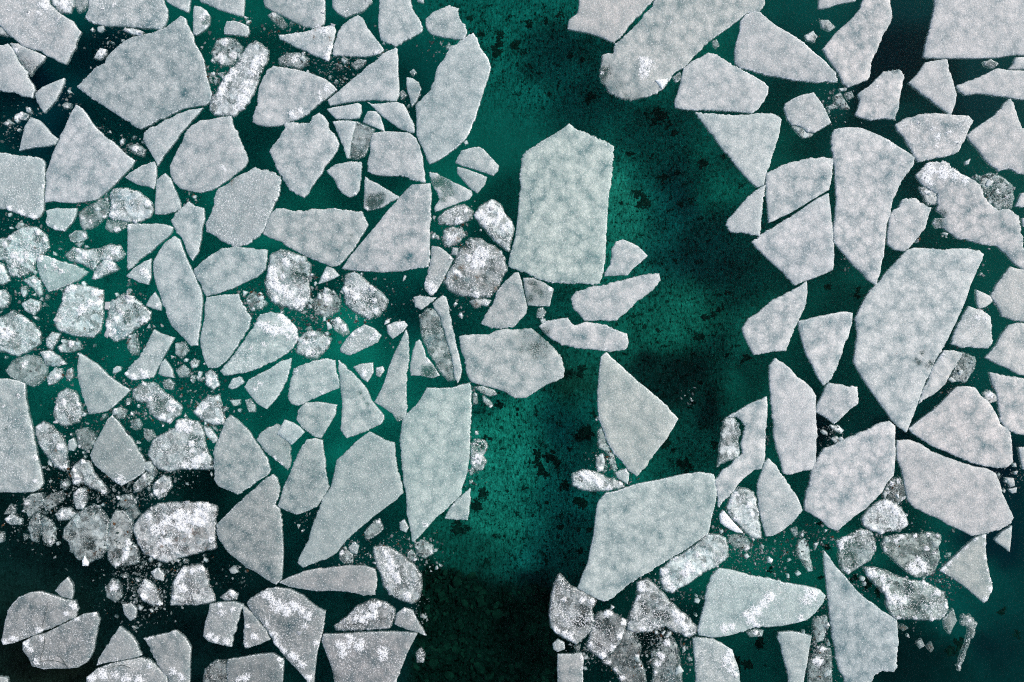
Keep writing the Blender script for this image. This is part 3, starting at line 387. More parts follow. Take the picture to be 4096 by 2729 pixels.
H3|d|H|sunken dark block;edged with a white grainy line at the bottom edge|1830,1250 1900,1260 1950,1350 1940,1430 1970,1500 2000,1590 1880,1590 1800,1500 1720,1440 1770,1400 1820,1330|c=1750,1450,18;1800,1500,20;1840,1545,20;1890,1300,12;1935,1420,18;1950,1470,16 o=1940,1390,16 b=.7
H4|p|H|small post-shaped floe;standing on the bottom edge below a round chunk|1450,1400 1520,1400 1595,1392 1605,1430 1600,1500 1605,1590 1450,1590 1448,1490|c=1598,1420,12;1600,1480,10
H5|s|H||1420,1340 1450,1310 1490,1330 1490,1370 1450,1385 1425,1370|
H6|d|H||2090,1310 2130,1300 2165,1330 2175,1400 2190,1500 2200,1590 2000,1590 2030,1500 2010,1450 2050,1370|c=2050,1460,22;2080,1420,20;2030,1510,18;2100,1330,24;2060,1400,16 b=.8
I14|r|I|dull pocket floe;tucked between the giant lower floe and the guitar-body floe|595,440 640,400 700,415 730,430 745,500 760,580 775,705 720,700 680,670 640,620 590,580 570,520|c=620,440,18;600,480,16;700,500,20;720,560,16;620,590,20 b=1.1
I14b|w|I|bright white sliver;lying beside the dull pocket floe|525,560 550,540 590,590 630,630 665,670 620,668 570,640 530,610|b=.85
I15|r|I|frosty round-bottomed block;in the gap between the two pinkish floes|1380,590 1420,530 1470,490 1520,470 1590,500 1640,560 1655,620 1610,660 1550,660 1490,675 1430,655 1385,620|c=1530,500,30;1580,540,28;1620,600,26;1480,520,24;1440,650,16;1500,665,16;1640,630,14 b=1.05
I15b|d|I||1560,350 1610,340 1640,400 1645,460 1600,500 1530,460 1520,410|c=1600,360,14;1560,380,14;1540,430,14;1630,470,16 b=.6
I16|r|I|translucent hood-shaped block;sunken, frosted at its rim|1230,720 1290,690 1370,655 1430,660 1460,710 1462,770 1430,830 1370,870 1300,918 1255,890 1240,830 1235,770|c=1270,700,22;1250,750,20;1380,662,14;1455,760,12;1300,905,12 b=.9 m=1320,790,70
I17|d|I|sunken crusted raft;under a thin white snow ridge|1520,700 1600,685 1700,680 1800,675 1860,690 1830,760 1850,830 1800,930 1700,940 1640,900 1580,840 1520,790 1505,740|c=1610,688,22;1700,684,14;1780,680,12;1840,685,12;1590,722,16;1530,720,18;1770,765,16;1710,830,18;1820,790,12;1520,770,18;1740,870,40;1690,890,40 b=.9
I18|r|I|large frost-edged raft;half awash, beside the great thorn floe|1390,880 1450,880 1520,900 1580,930 1680,960 1750,960 1810,1000 1870,1030 1890,1080 1890,1150 1850,1190 1750,1195 1650,1185 1580,1190 1540,1140 1520,1050 1470,990 1410,930|c=1440,920,30;1500,940,26;1520,1000,22;1570,1060,36;1620,1070,30;1540,1050,30;1890,1110,16;1880,1170,18;1800,1185,16;1700,1190,16;1600,1187,16;1760,970,22;1830,1020,18;1680,960,14 m=1700,1120,60;1640,1000,50 b=.92 h=1650,937,10
I19|d|I|thin crusty strip of ice;curling alone in open water|1990,1170 2030,1170 2070,1220 2050,1290 2020,1350 1990,1440 1965,1500 1955,1470 1985,1400 2010,1320 2025,1240 1985,1210|c=2030,1200,16;1975,1480,10 b=.9 rg=2 m=2000,1400,40;2025,1310,30
I20|d|I||1000,720 1040,710 1060,760 1070,830 1085,900 1060,905 1020,840 990,800|b=1.2
I21|d|I||1090,1190 1170,1170 1170,1250 1150,1320 1110,1330 1085,1260|b=.85
I21b|d|I||1060,1450 1140,1350 1190,1370 1200,1450 1190,1590 1060,1590|b=.7 c=1150,1370,20;1120,1450,30
I22|d|I||590,690 640,680 690,700 720,760 690,780 620,760 580,730|c=690,760,16 b=.7
I23|d|I||1870,1190 1930,1130 1950,1200 1910,1280 1880,1250|b=.7
I24|d|I||690,1270 740,1250 790,1260 780,1295 710,1300|c=740,1270,14
D2|p|D|long leaf floe;tall and pointed at both ends|1045,155 1080,175 1095,230 1120,290 1150,350 1180,420 1207,480 1216,530 1211,600 1203,680 1192,740 1187,810 1150,815 1110,775 1070,735 1030,690 1005,640 985,580 960,510 935,440 920,380 920,310 950,250 985,195|o=1000,180,10
D3|s|D|tiny crumb-topped triangle;below the straight-sided triangle floe|905,290 905,350 905,400 890,445 840,435 790,410 755,395 800,350 860,310|c=870,370,24;895,400,14
D4|p|D|leaf-blade floe;lying across the head of the long leaf floe|1165,350 1220,305 1270,265 1330,230 1400,220 1470,222 1540,232 1603,240 1600,310 1590,360 1540,400 1470,430 1400,465 1340,490 1290,503 1240,515 1215,470 1185,405 1160,375|w=.3
D5|p|D|upright shield floe;side by side with the long leaf floe|1238,522 1290,514 1350,505 1430,502 1450,550 1480,600 1508,650 1490,710 1440,780 1400,850 1350,910 1300,945 1250,945 1225,900 1205,820 1203,760 1217,700 1228,640 1228,580|
D6|s|D|spoon-shaped floe;with a thick white crust on its rounded end|1560,625 1620,610 1690,620 1740,660 1780,710 1795,770 1760,820 1720,860 1650,900 1570,940 1480,970 1400,985 1340,990 1320,965 1360,920 1400,870 1450,800 1500,730 1535,670|c=1690,640,26;1720,670,30;1750,710,30;1775,760,26;1600,700,34;1640,715,34;1690,720,30;1570,690,24;1730,760,24;1510,830,10;1590,805,12
D7|p|D|small mitten-like floe;below the spoon-shaped floe|1750,885 1740,950 1720,1020 1690,1080 1650,1140 1600,1190 1550,1165 1500,1110 1465,1060 1490,1020 1550,985 1620,950 1690,905|c=1560,1040,16;1530,1070,16
D8|p|D|slipper-shaped floe;beside the small mitten-like floe|1760,950 1830,920 1900,900 1960,890 2010,900 2015,960 2035,1020 2035,1065 1980,1085 1920,1110 1850,1145 1790,1172 1745,1160 1728,1120 1740,1040 1755,990|c=1780,960,16;1940,1100,14
D9|p|D|sail-shaped floe;dotted with a dark pitted line|2030,900 2060,920 2110,970 2160,1020 2200,1070 2230,1140 2270,1190 2300,1230 2290,1280 2230,1310 2150,1340 2080,1365 2045,1320 2050,1240 2055,1150 2040,1050|m=2160,1100,16;2180,1130,18;2120,1030,14;2200,1160,14 t=.9,.1,.1
D10|p|D|small apron-shaped floe;below the slipper-shaped floe|1830,1155 1900,1150 1960,1155 2020,1165 2015,1220 1980,1280 1950,1330 1925,1370 1870,1350 1820,1310 1780,1255 1790,1200|
D11|p|D|darkening tilted floe;half beneath a bright diamond tile of ice|1560,1340 1600,1305 1660,1280 1700,1300 1740,1390 1745,1470 1740,1540 1725,1560 1680,1520 1630,1480 1580,1430 1540,1375|t=.9,-.2,.45 c=1640,1490,18;1680,1520,16
D11b|p|D|bright diamond tile of ice;resting on the darkening tilted floe|1710,1257 1760,1275 1800,1300 1828,1330 1790,1370 1750,1405 1710,1370 1665,1340 1685,1300|z=.05 b=1.22
D12|p|G|ear-shaped floe;between the darkening tilted floe and the great slanting floe|1890,105 1935,115 1940,180 1950,240 1955,310 1975,395 1940,460 1900,515 1850,540 1780,562 1720,540 1665,510 1685,450 1710,380 1740,310 1770,240 1800,170 1840,115|
D13|s|D|tilted plank-like floe;frosted at its lower end|925,715 970,740 1048,765 1020,810 980,880 950,940 920,1000 870,1010 790,1020 745,985 770,950 810,910 850,860 880,800|c=870,990,26;800,1000,20;760,975,16;850,960,14 o=920,935,5
D14|p|D|clean triangle floe;in the brash, pointing at the melting patchy block|480,858 530,890 580,920 620,960 660,1000 720,1040 780,1080 740,1120 690,1170 640,1205 530,1225 515,1160 490,1090 465,1000 462,940 470,890|
D15|s|D|tall edge slab;against the photo's edge, with one dark hole|-20,1020 40,1010 120,1025 150,1040 155,1130 170,1210 195,1310 210,1400 225,1480 245,1560 258,1640 240,1670 200,1690 130,1693 -20,1690|m=40,1310,12 c=195,1300,12;215,1480,14;30,1170,10;110,1110,10;218,1620,14 n=45
D16|p|G|plain tooth floe;snow tuft on its lower tip, in the brash|672,-35 715,10 755,70 795,110 830,180 878,258 862,310 800,350 728,390 690,365 640,325 570,270 540,210 570,130 610,60 645,-10|c=722,345,26;740,360,16;790,165,10;860,325,14
D17|r|D|helmet-shaped rubble floe;with two bright snow patches|915,1380 980,1340 1050,1310 1060,1265 1110,1250 1190,1270 1220,1310 1230,1400 1260,1480 1278,1550 1200,1550 1090,1550 1010,1565 950,1550 920,1520 890,1460 905,1420|c=1100,1290,40;1130,1310,30;1080,1310,24;1200,1490,36;1170,1520,36;1120,1535,28;1150,1400,20;1155,1440,16 m=1160,1390,60
D18|r|D|long mottled chunk;between the tall edge slab and the plain tooth floe|215,1300 260,1270 300,1290 350,1330 390,1380 400,1460 410,1540 380,1560 330,1530 280,1470 240,1410 215,1350|c=390,1540,22;360,1420,18;240,1300,16 o=340,1435,20 b=.85
D19|r|D|round crusted chunk;beside the clean triangle floe|330,1170 350,1100 400,1070 450,1090 480,1150 495,1210 470,1270 400,1295 340,1270 320,1220|c=385,1150,22;330,1270,20;340,1180,14;470,1160,12 h=328,1272,16 b=.95
D20|r|D|melting patchy block;edged white, at the clean triangle's point|800,1080 860,1030 930,1040 990,1090 1050,1150 1085,1180 1070,1230 1020,1270 960,1260 900,1220 870,1160 800,1130|c=860,1020,24;1030,1190,26;1020,1270,22;1040,1150,20;900,1130,16;980,1240,18 h=1025,1270,18 m=960,1150,50
D21|r|D|big snow-ringed block;brown flecks along one side|375,500 400,455 460,450 540,460 620,480 615,560 620,640 600,720 560,760 480,755 400,735 350,720 325,670 345,610 370,560|c=400,480,24;440,460,22;380,530,20;580,490,30;600,540,26;500,590,26;480,610,20;350,660,20;600,490,20;550,560,24 o=515,710,16;610,520,20 h=336,655,16 b=1.1
D22|r|D|rubble block with white knobs;brown-specked, beside the snow-ringed block|635,560 680,540 740,500 800,520 840,560 900,610 900,650 850,690 790,730 740,770 690,785 640,740 640,660 660,600|c=780,520,30;640,580,28;655,730,34;650,690,24;730,610,18;870,660,20;700,650,20 o=740,550,14;780,650,10;720,460,14 h=775,515,22;640,575,22;650,735,24;730,608,14 m=800,620,50 b=.95
D23|r|D|corner rubble block;snowy knob near the photo's edge|10,640 80,600 140,640 200,680 245,740 240,800 180,840 100,875 40,850 -10,800 -20,660|c=45,740,40;20,720,24;150,660,16;235,745,12 o=30,715,12;60,790,10 b=.98
D24|s|D|veined grey triangle;crossed by white snow veins|245,265 300,280 380,310 450,330 530,370 470,420 400,450 330,480 290,490 250,420 225,350 215,300|c=240,290,20;320,330,14;340,350,14;280,340,12;370,365,12;330,310,10 t=.8,.5,.2
D25|r|D|teal-tinted slush block;brown strands on top, at the photo's edge|80,130 150,100 220,105 280,150 295,220 250,270 210,300 200,360 120,400 60,390 30,300 -20,260 -20,190 40,170|c=280,170,18;60,160,24;90,280,26;120,300,26;160,270,20;30,200,20;230,130,16 o=215,225,9;250,262,12;50,205,10 b=1
D25b|r|D||-20,290 20,320 40,380 60,420 20,440 -20,430|c=10,350,20
D25c|r|D||140,420 200,390 240,420 255,500 235,520 200,470|c=210,420,16
D25d|r|D||-20,490 30,480 60,520 50,560 10,590 -20,580|c=0,495,14
D25e|r|D||130,560 180,530 240,550 240,590 200,630 150,600|o=250,575,12 c=130,580,12
D25f|r|D||125,460 160,455 160,500 140,520 125,495|
D26|r|D|patchy slush raft;lumpy, beside the straight-sided triangle floe|390,270 440,225 520,240 600,230 660,205 720,220 755,260 720,300 650,300 600,300 560,360 500,320 420,300|c=690,250,24;660,290,20;510,270,20;470,240,16 m=450,260,30;540,330,30;600,240,30
D27|r|D|double-lobed wedge block;capped with a round white knob|550,410 580,340 640,280 680,310 715,350 690,370 620,390 570,415|c=665,335,26;570,395,20
D28|r|D|barrel-shaped crusted block;thickly flecked white, below the notched oblong floe|1620,270 1680,240 1760,260 1830,280 1865,330 1850,420 1860,500 1850,560 1800,605 1730,590 1650,560 1600,500 1590,430 1610,350|c=1630,360,36;1640,420,30;1720,310,24;1690,470,36;1740,510,34;1790,560,34;1660,530,20;1700,400,20;1820,540,20;1650,450,26 m=1790,380,60 b=.92 n=60
D29|s|D|tiny white-topped pyramid;below the notched oblong floe's tip|1960,335 2000,350 2035,390 2000,410 1950,430 1910,440 1930,390|c=1955,395,26
D30|r|E|dark lump with snow chips;rounded, in the brown-flecked slush|175,390 230,370 290,410 340,460 400,500 432,540 410,590 370,630 320,650 270,630 220,600 180,560 165,480|c=210,490,34;250,510,26;335,470,20;180,480,22;360,600,20;350,540,16 h=215,495,18;335,468,12 b=.8 m=330,540,60
D31|s|E|small grainy lozenge floe;above the tiny white-flecked shard|145,830 180,770 230,720 290,685 350,710 392,750 370,790 310,820 250,850 190,870 150,850|c=250,710,26;360,745,20;340,770,16;220,740,16 b=.93
D32|d|D||1880,540 1930,490 2000,480 2040,540 2030,600 1960,640 1890,620|c=1960,530,30 o=1910,560,26;1870,620,20 b=.75
D33|d|D||1980,660 2030,640 2080,690 2095,740 2060,755 2010,720|c=2035,660,26;2060,700,22
D34|r|D|teal slush lump;snow at its middle, beside the spoon-shaped floe|1790,770 1850,720 1920,730 1990,770 1960,830 1900,890 1830,880 1780,850|c=1860,850,26;1830,790,20;1970,790,14;1880,740,16 o=1840,760,14;1935,790,10 b=.85
D35|p|D|small flecked triangle;at the long leaf floe's side|875,570 900,520 930,490 955,530 970,570 965,600 920,590|c=950,570,14
D36|d|D||770,750 810,740 830,800 825,850 790,870 760,820|b=1.1
D37|p|D||990,890 1030,950 1045,1005 980,995 950,980 965,920|
D38|d|D|dark sunken disc;with one pale patch, below the corner rubble block|30,960 80,900 160,870 230,880 280,930 270,1010 200,1060 140,1030 60,1000|c=150,920,20 b=.85
D39|r|D||240,850 300,840 360,880 395,920 350,935 280,930|c=290,865,20;380,915,12
D40|r|D||280,1000 330,945 370,950 375,1000 330,1040 290,1050|c=340,990,20
D41|r|D|frayed slush block;white-flecked above the shield-backed tooth|1160,1210 1200,1160 1260,1110 1310,1110 1330,1170 1350,1280 1280,1285 1200,1250|c=1190,1210,26;1230,1170,22;1310,1260,16 o=1310,1145,16
D42|r|D||1230,980 1265,955 1300,990 1315,1050 1280,1075 1235,1050|c=1260,1030,22
D43|s|D||1370,1060 1395,1010 1440,1000 1465,1030 1430,1060 1390,1075|
D44|d|D||1375,1140 1440,1135 1440,1165 1400,1175|b=1.2
D45|r|D||275,770 310,730 360,740 340,790 310,835 280,815|o=300,720,16
D46|d|D||340,820 400,780 470,785 490,830 430,850 360,850|c=360,830,14;430,800,16 o=530,820,16
D47|d|D||410,150 450,120 510,130 520,165 470,195 420,180|c=510,150,12;420,130,12
D48|d|D||1050,800 1110,790 1130,840 1090,890 1050,860|o=1060,890,14
D49|d|D||1050,960 1100,925 1140,960 1130,1000 1080,1005|
D50|r|D||1135,915 1165,888 1195,905 1180,940 1150,950|
D51|d|D||970,1030 1010,1010 1045,1040 1030,1075 985,1070|
D52|d|D||1480,520 1520,490 1560,520 1600,560 1560,590 1500,600|
D53|d|D||1470,1140 1500,1130 1530,1170 1530,1210 1490,1210|c=1480,1220,10
D54|d|D||670,1200 720,1180 760,1200 740,1250 700,1250|
D55|d|D||780,1260 830,1250 850,1290 820,1320 790,1310|
D56|d|D||860,1310 910,1320 930,1360 890,1390 860,1360|b=.7
D57|r|D||400,960 430,945 440,990 420,1025 390,1000|o=415,975,26
E1|p|E|candle-flame floe;slim and upright beside the sail-shaped floe|350,1150 400,1060 430,960 470,860 510,780 540,715 555,760 558,900 545,1000 540,1080 545,1180 540,1250 490,1268 460,1220 400,1180|m=500,1250,30
E2|p|E|small half-awash fin;pointed up beside the long flooded blade|565,930 580,850 600,790 620,775 640,810 660,880 700,920 740,990 700,1005 620,990 567,992|m=690,960,50;650,980,30 c=675,903,14
E3|p|E|long flooded blade;a white strip beside its own sunken grey half|700,560 760,505 780,520 795,580 805,660 830,740 850,840 870,930 875,970 850,1035 835,1010 820,900 790,800 770,720 740,620 710,590|
E3b|d|E||665,590 710,590 740,630 765,720 790,810 820,910 830,1020 790,1020 740,960 690,870 650,800 630,700 625,640|par=E3 b=.95
E4|s|E||585,520 620,512 680,520 720,525 680,560 630,595 595,580|
E5|s|E|boot-shaped piece;white-crusted toe beside the dirty snow mound|695,215 740,220 790,255 825,290 800,340 760,420 720,490 690,515 650,470 650,430 675,360 690,280|c=665,430,22;700,480,26;690,450,22;810,290,14 o=690,490,10
E6|r|E|dirty snow mound;dark, brown-fringed and bright white at its heart|840,270 880,220 920,170 980,170 1050,210 1110,250 1140,330 1130,400 1090,460 1040,520 960,525 880,510 800,480 770,430 790,380 830,320|c=990,250,40;960,290,40;1010,270,30;940,320,30;920,290,24;1000,310,24;850,380,24;960,510,24 o=870,345,26;1080,470,26;890,220,22;1090,230,22;840,400,24;970,400,20 m=1050,400,80;900,210,40 b=.8 rg=1.5
E6b|r|E||920,545 960,530 1010,530 1050,540 1030,575 990,565 955,590|o=960,570,26 c=1030,560,14
E7|r|E|brown-flecked white lump;above the dirty snow mound|770,120 820,100 880,120 900,150 850,190 800,220 765,200 762,160|c=825,165,26;800,170,16 o=850,170,22;890,130,16;820,120,12 b=.8
E8|r|B|dark low lump;between the speckled triangle and the dirty snow mound|730,1310 770,1270 830,1240 890,1230 940,1270 930,1310 880,1345 800,1350 740,1345|c=850,1330,24;900,1260,16 b=.65
E9|r|B|bright crusted pod;thick with snow, beside the giant upright floe|950,1285 990,1235 1050,1200 1100,1220 1130,1280 1170,1330 1185,1380 1170,1440 1155,1508 1100,1470 1040,1410 990,1350 955,1310|c=1050,1250,24;980,1290,36;1020,1320,36;1070,1330,34;1110,1290,30;1160,1350,26;1120,1370,24;960,1300,24 h=1050,1255,16 b=1.15
E10|p|E|small pear-shaped floe;at the dirty snow mound's edge|1215,370 1232,420 1246,500 1266,580 1262,620 1230,650 1180,700 1110,712 1040,700 990,680 1020,620 1060,560 1090,480 1140,420 1190,375|c=1165,705,10
E11|p|E|pitted dark offcut;wedged beside the small pear-shaped floe|1242,405 1300,405 1350,425 1425,470 1415,510 1400,575 1340,575 1272,568 1258,500|b=.8 c=1405,468,14 m=1320,470,40;1290,430,25;1350,500,25;1280,530,25
E12|p|E|fish-shaped floe;its tail reaching into the channel|2060,380 2065,420 2030,470 1980,510 1930,540 1870,600 1800,665 1720,660 1610,662 1580,620 1545,590 1530,530 1560,490 1640,460 1740,445 1850,415 1960,390|w=.3
E13|p|E|saddle-backed floe;notched on top, below the fish-shaped floe|1340,695 1380,665 1440,655 1510,643 1535,680 1550,690 1620,670 1690,680 1760,695 1820,725 1865,740 1873,800 1850,840 1780,845 1700,838 1600,830 1540,820 1470,805 1410,770 1360,725|o=1490,830,24 c=1730,850,16 m=1385,720,30
E14|p|E|dark-shaded barge floe;broad, grey towards its upper corner|862,755 940,745 1040,745 1080,720 1150,712 1220,715 1290,708 1330,740 1380,780 1420,820 1470,880 1490,950 1485,1000 1440,1025 1380,1045 1330,1080 1260,1125 1190,1125 1140,1090 1080,1070 1000,1050 930,1030 905,980 890,890 865,820|m=1270,790,110;1380,830,90 w=.3
E15|p|H|tall axe-blade floe;greenish, on the near bank of the lower channel|920,-228 932,-183 933,-63 925,87 920,237 908,300 895,350 875,400 868,447 825,485 760,548 700,600 650,660 625,690 580,725 565,640 545,560 540,440 522,350 514,250 512,180 502,120 517,0 545,-43 600,-93 635,-143 665,-198 740,-195 820,-200 870,-215|c=660,620,14
E16|p|H|small corner shard;cracked off the axe-blade floe's foot|925,405 925,500 910,595 850,590 775,585 800,530 827,492 870,455|c=820,500,12
E17|p|G|great slanting floe;its long tail pointing to the slim boomerang floe|2216,65 2266,90 2316,115 2368,130 2371,210 2386,300 2409,370 2417,430 2376,475 2326,510 2246,570 2186,620 2126,670 2066,730 2020,790 1960,830 1900,845 1815,882 1785,852 1805,800 1850,720 1870,640 1900,560 1935,470 1985,395 2005,320 2020,240 2080,180 2130,130|w=.3
E18|p|E|great pendant floe;triangular, bright-edged, hanging mid-channel|1740,850 1780,890 1850,950 1930,1025 2000,1080 2070,1140 2130,1200 2172,1250 2140,1310 2090,1390 2030,1460 1990,1520 1965,1553 1925,1598 1880,1563 1840,1513 1790,1463 1745,1390 1725,1320 1700,1260 1690,1180 1690,1080 1700,960 1710,880|w=.9
E18b|d|E||1690,1330 1710,1300 1730,1340 1745,1400 1790,1480 1770,1500 1740,1450 1700,1420|b=1.3 c=1725,1450,14
E18c|r|E||1680,1480 1720,1460 1735,1510 1720,1560 1690,1570 1680,1530|c=1700,1550,12
E18d|d|H||1755,230 1790,220 1810,290 1775,290|b=1.2
E18e|r|H|frosted log of ice;lying on the giant lower floe's upper rim|1540,320 1600,295 1680,310 1750,340 1830,370 1850,395 1780,410 1700,420 1600,415 1545,390|c=1620,325,30;1670,340,30;1710,370,26;1760,400,22;1830,375,18;1590,310,18 b=.95
E18f|s|H||1795,310 1860,285 1880,320 1870,380 1820,350|c=1860,295,10
E20|r|H|greenish slush clump;with a white core, beside the axe-blade floe|930,140 970,110 1020,120 1030,160 1000,210 1020,240 1000,290 960,300 930,260 930,200|c=960,240,26;970,215,18 b=.8 m=980,150,40
E20b|d|H||918,310 935,300 945,320 925,328|b=1.3
E20c|d|H||918,360 940,355 940,375 922,380|b=1.3
E21|d|E||950,1060 1000,1055 1070,1080 1085,1105 1040,1115 990,1090|b=1.2
E21b|d|E||1000,1110 1040,1140 1065,1175 1045,1185 1005,1150|b=1.1 c=1050,1178,8
E21c|d|E||940,1100 965,1105 970,1160 945,1165|b=1
E22|d|E||1330,590 1360,580 1380,610 1360,650 1325,640|b=1.1
E22b|d|E||1345,655 1375,650 1380,675 1355,680|b=1.1
E23|s|E|tiny white-flecked shard;near the candle-flame floe's tip|425,690 470,670 530,665 550,690 520,730 460,770 430,740|c=500,680,20;440,700,16
E24|s|E|small snowy nugget;between the sail-shaped and candle-flame floes|225,940 270,920 340,915 345,970 310,1030 270,1000|c=290,970,26
E25|r|E||360,945 400,935 410,960 385,1000 360,990|
G1|p|G|shield-backed tooth floe;in the lower pack beside the helmet-shaped rubble|1385,-35 1430,-3 1480,47 1520,107 1560,160 1600,230 1628,295 1600,328 1540,366 1480,406 1425,442 1380,420 1310,390 1285,350 1283,260 1278,190 1300,130 1335,50 1355,-10|c=1490,400,7
G2|p|G|notched teardrop floe;rounded belly, a small notch in its straight side|1640,320 1660,337 1675,400 1670,460 1650,500 1680,530 1690,600 1695,700 1700,800 1695,900 1690,950 1655,985 1600,950 1540,910 1480,880 1420,830 1370,790 1335,740 1300,680 1298,625 1330,590 1380,540 1430,490 1480,446 1530,406 1580,356|
G3|p|G|slim boomerang floe;lying flat between the teardrop and the snow-streaked lozenge|1675,970 1740,935 1820,905 1900,888 2000,878 2100,868 2190,870 2250,890 2262,950 2250,1045 2180,1045 2090,1025 2000,1018 1900,1022 1820,1010 1740,995|
G4|r|H|snow-streaked lozenge;one white streak down its length beside the black channel|345,760 400,750 460,770 520,810 580,860 630,920 632,1000 610,1080 575,1098 500,1070 440,1040 410,1000 395,940 370,880 350,820|c=420,790,24;440,840,26;450,880,26;470,920,26;490,955,20;430,810,20;550,1050,24 o=600,1080,14;372,765,10 b=.92
G5|r|G|massive crusted boulder of ice;brown-streaked, the brightest of the lower brash|830,590 880,540 950,500 1040,490 1130,490 1240,490 1300,520 1295,600 1290,690 1290,760 1230,780 1150,800 1080,820 1000,850 940,830 870,800 830,740 810,690 800,640|c=1200,540,50;1160,580,50;1100,620,50;1210,600,40;1080,570,40;1000,610,40;950,650,40;1130,660,36;970,720,30;920,820,26;1240,510,30;890,570,26;1270,710,16;1010,720,24 o=1165,665,26;1110,705,24;1060,712,16;880,800,18;970,750,18;1240,760,16 h=910,528,18;1120,488,16;1110,690,16;970,718,14;1270,712,12 b=1.02 n=120
G6|d|G|dark grainy disc;brown-stained, beside the massive crusted boulder|385,650 430,590 490,540 560,505 620,550 650,600 640,680 640,760 600,820 540,845 470,830 420,780 410,730 375,700|b=1.35 o=570,800,24;600,770,16;480,660,8;530,830,16 m=430,680,26;540,740,36;560,530,36
G7|d|G|dark slumped strip;between the dark grainy disc and the massive crusted boulder|660,600 690,540 740,545 790,590 795,660 770,720 820,770 830,850 750,870 680,880 650,830 640,740 650,670|b=1.05 c=770,730,20;700,860,20;760,780,26;740,820,20 o=690,560,8
G8|s|G|domed bottom-corner floe;frosted along its lower rim|30,1200 50,1130 110,1060 180,1030 250,1025 330,1050 400,1075 450,1080 470,1130 450,1180 380,1208 300,1246 230,1275 150,1306 80,1332 20,1345 8,1320 20,1260|c=30,1325,24;80,1305,24;440,1110,22;400,1150,16;240,1250,16;150,1280,14
G9|s|G|cracked corner floe;split by fine dark cracks below the domed one|135,1330 200,1292 270,1274 350,1236 430,1196 500,1160 580,1145 597,1190 580,1270 560,1380 530,1440 470,1480 410,1485 340,1485 260,1490 190,1470 170,1420 135,1380|c=160,1330,24;180,1370,20;460,1180,18;570,1155,14;250,1300,16;220,1440,18 n=30
G10|p|G|small tent-shaped triangle;pale lower rim at the bottom edge|720,1235 760,1265 800,1300 830,1360 848,1405 790,1425 700,1440 620,1455 578,1468 590,1430 640,1350 680,1290|c=600,1450,16;700,1425,12
G11|p|G|grey shoulder-shaped floe;standing on the bottom edge|860,1305 920,1290 1000,1275 1060,1258 1110,1300 1145,1360 1140,1440 1135,1590 1020,1590 1010,1540 960,1490 920,1410 890,1350|c=1040,1500,24;1090,1540,24;900,1300,14;1050,1270,12
G12|s|G|white-banded bottom slab;with a dark crack, under the tent-shaped triangle|520,1540 580,1490 660,1460 760,1437 850,1422 900,1435 950,1480 1000,1530 1020,1590 500,1590|c=560,1535,30;620,1520,30;690,1520,28;760,1540,28;840,1560,28;900,1465,16 h=695,1515,10
G13|r|G|knobby-topped trapezoid;white lumps along its upper edge|1100,880 1200,860 1240,900 1250,970 1280,1040 1292,1080 1200,1100 1100,1103 1025,1105 1030,1050 1035,980 1060,930|c=1070,930,30;1060,960,22;1210,880,26;1100,1000,24;1050,1060,20;1150,900,20;1100,900,20 b=1
G14|s|G|leaning square block;snow-dusted, beside its split-off shard|1260,1100 1330,1085 1400,1085 1460,1100 1440,1160 1420,1240 1400,1290 1390,1355 1330,1345 1250,1325 1218,1290 1230,1210 1250,1150|c=1330,1150,18;1260,1290,24;1300,1310,24;1360,1320,20;1320,1100,12;1400,1130,12 h=1328,1150,12
G15|s|G|split-off shard;narrow-topped between the leaning block and the crusted oval|1455,1110 1500,1140 1550,1200 1600,1260 1620,1310 1560,1340 1470,1365 1460,1300 1465,1200|c=1490,1230,16;1480,1340,16;1530,1290,20
G16|s|G|large crust-arched floe;grey, with a white arc of snow over its head|1480,1090 1530,1050 1600,1010 1650,995 1740,1010 1820,1050 1890,1110 1952,1145 1945,1230 1920,1320 1900,1400 1890,1500 1870,1590 1840,1560 1790,1500 1730,1440 1690,1390 1650,1340 1610,1270 1560,1200 1500,1130|c=1610,1040,26;1640,1080,30;1670,1110,36;1720,1130,36;1770,1110,36;1810,1140,30;1850,1170,26;1640,1280,20;1660,1330,22;1700,1370,24;1760,1410,26;1810,1460,26;1850,1540,24;1900,1330,16;1600,1220,18;1590,1050,20;1830,1230,18 h=1800,1268,16;1650,1220,8 n=90 b=.97
G17|s|G|flat-topped bottom slab;white flakes clustered near its upper edge|1940,1280 2050,1277 2200,1268 2350,1265 2505,1272 2480,1320 2440,1400 2410,1480 2380,1560 2360,1590 2040,1590 2000,1540 1990,1480 1950,1380 1930,1320|c=2060,1370,40;2040,1340,24;2110,1310,26;2150,1340,30;2090,1290,18;2300,1390,30;2290,1420,20;2170,1320,20 n=50 m=2010,1530,40
G18|r|H|snow-arched sunken block;above the flat-topped bottom slab|110,1230 180,1180 250,1110 340,1075 420,1090 470,1130 470,1180 440,1240 350,1252 200,1256 120,1256|c=360,1110,26;350,1140,26;320,1170,26;280,1190,28;240,1180,20;420,1115,16;380,1095,18 h=465,1140,12 b=.75
G19|s|H|small tapered cap of ice;perched off the flat-topped slab's corner|480,1160 530,1120 580,1140 610,1200 640,1250 662,1290 600,1268 530,1248 470,1220|c=530,1140,12;650,1280,10 t=-.4,.8,.25
G20|p|G|dull submerged slab;at the bottom edge below the leaning square block|1360,1480 1370,1430 1450,1420 1550,1400 1640,1395 1700,1430 1700,1500 1680,1590 1370,1590|b=.85 c=1480,1530,24;1430,1545,20;1680,1430,16;1690,1470,12
G20b|d|G||1210,1590 1230,1500 1300,1440 1360,1440 1360,1590|b=.95 c=1200,1480,16
G21|p|G|lone little arrowhead;floating above the domed bottom-corner floe|405,938 435,980 440,1030 430,1070 370,1055 330,1020 360,980|
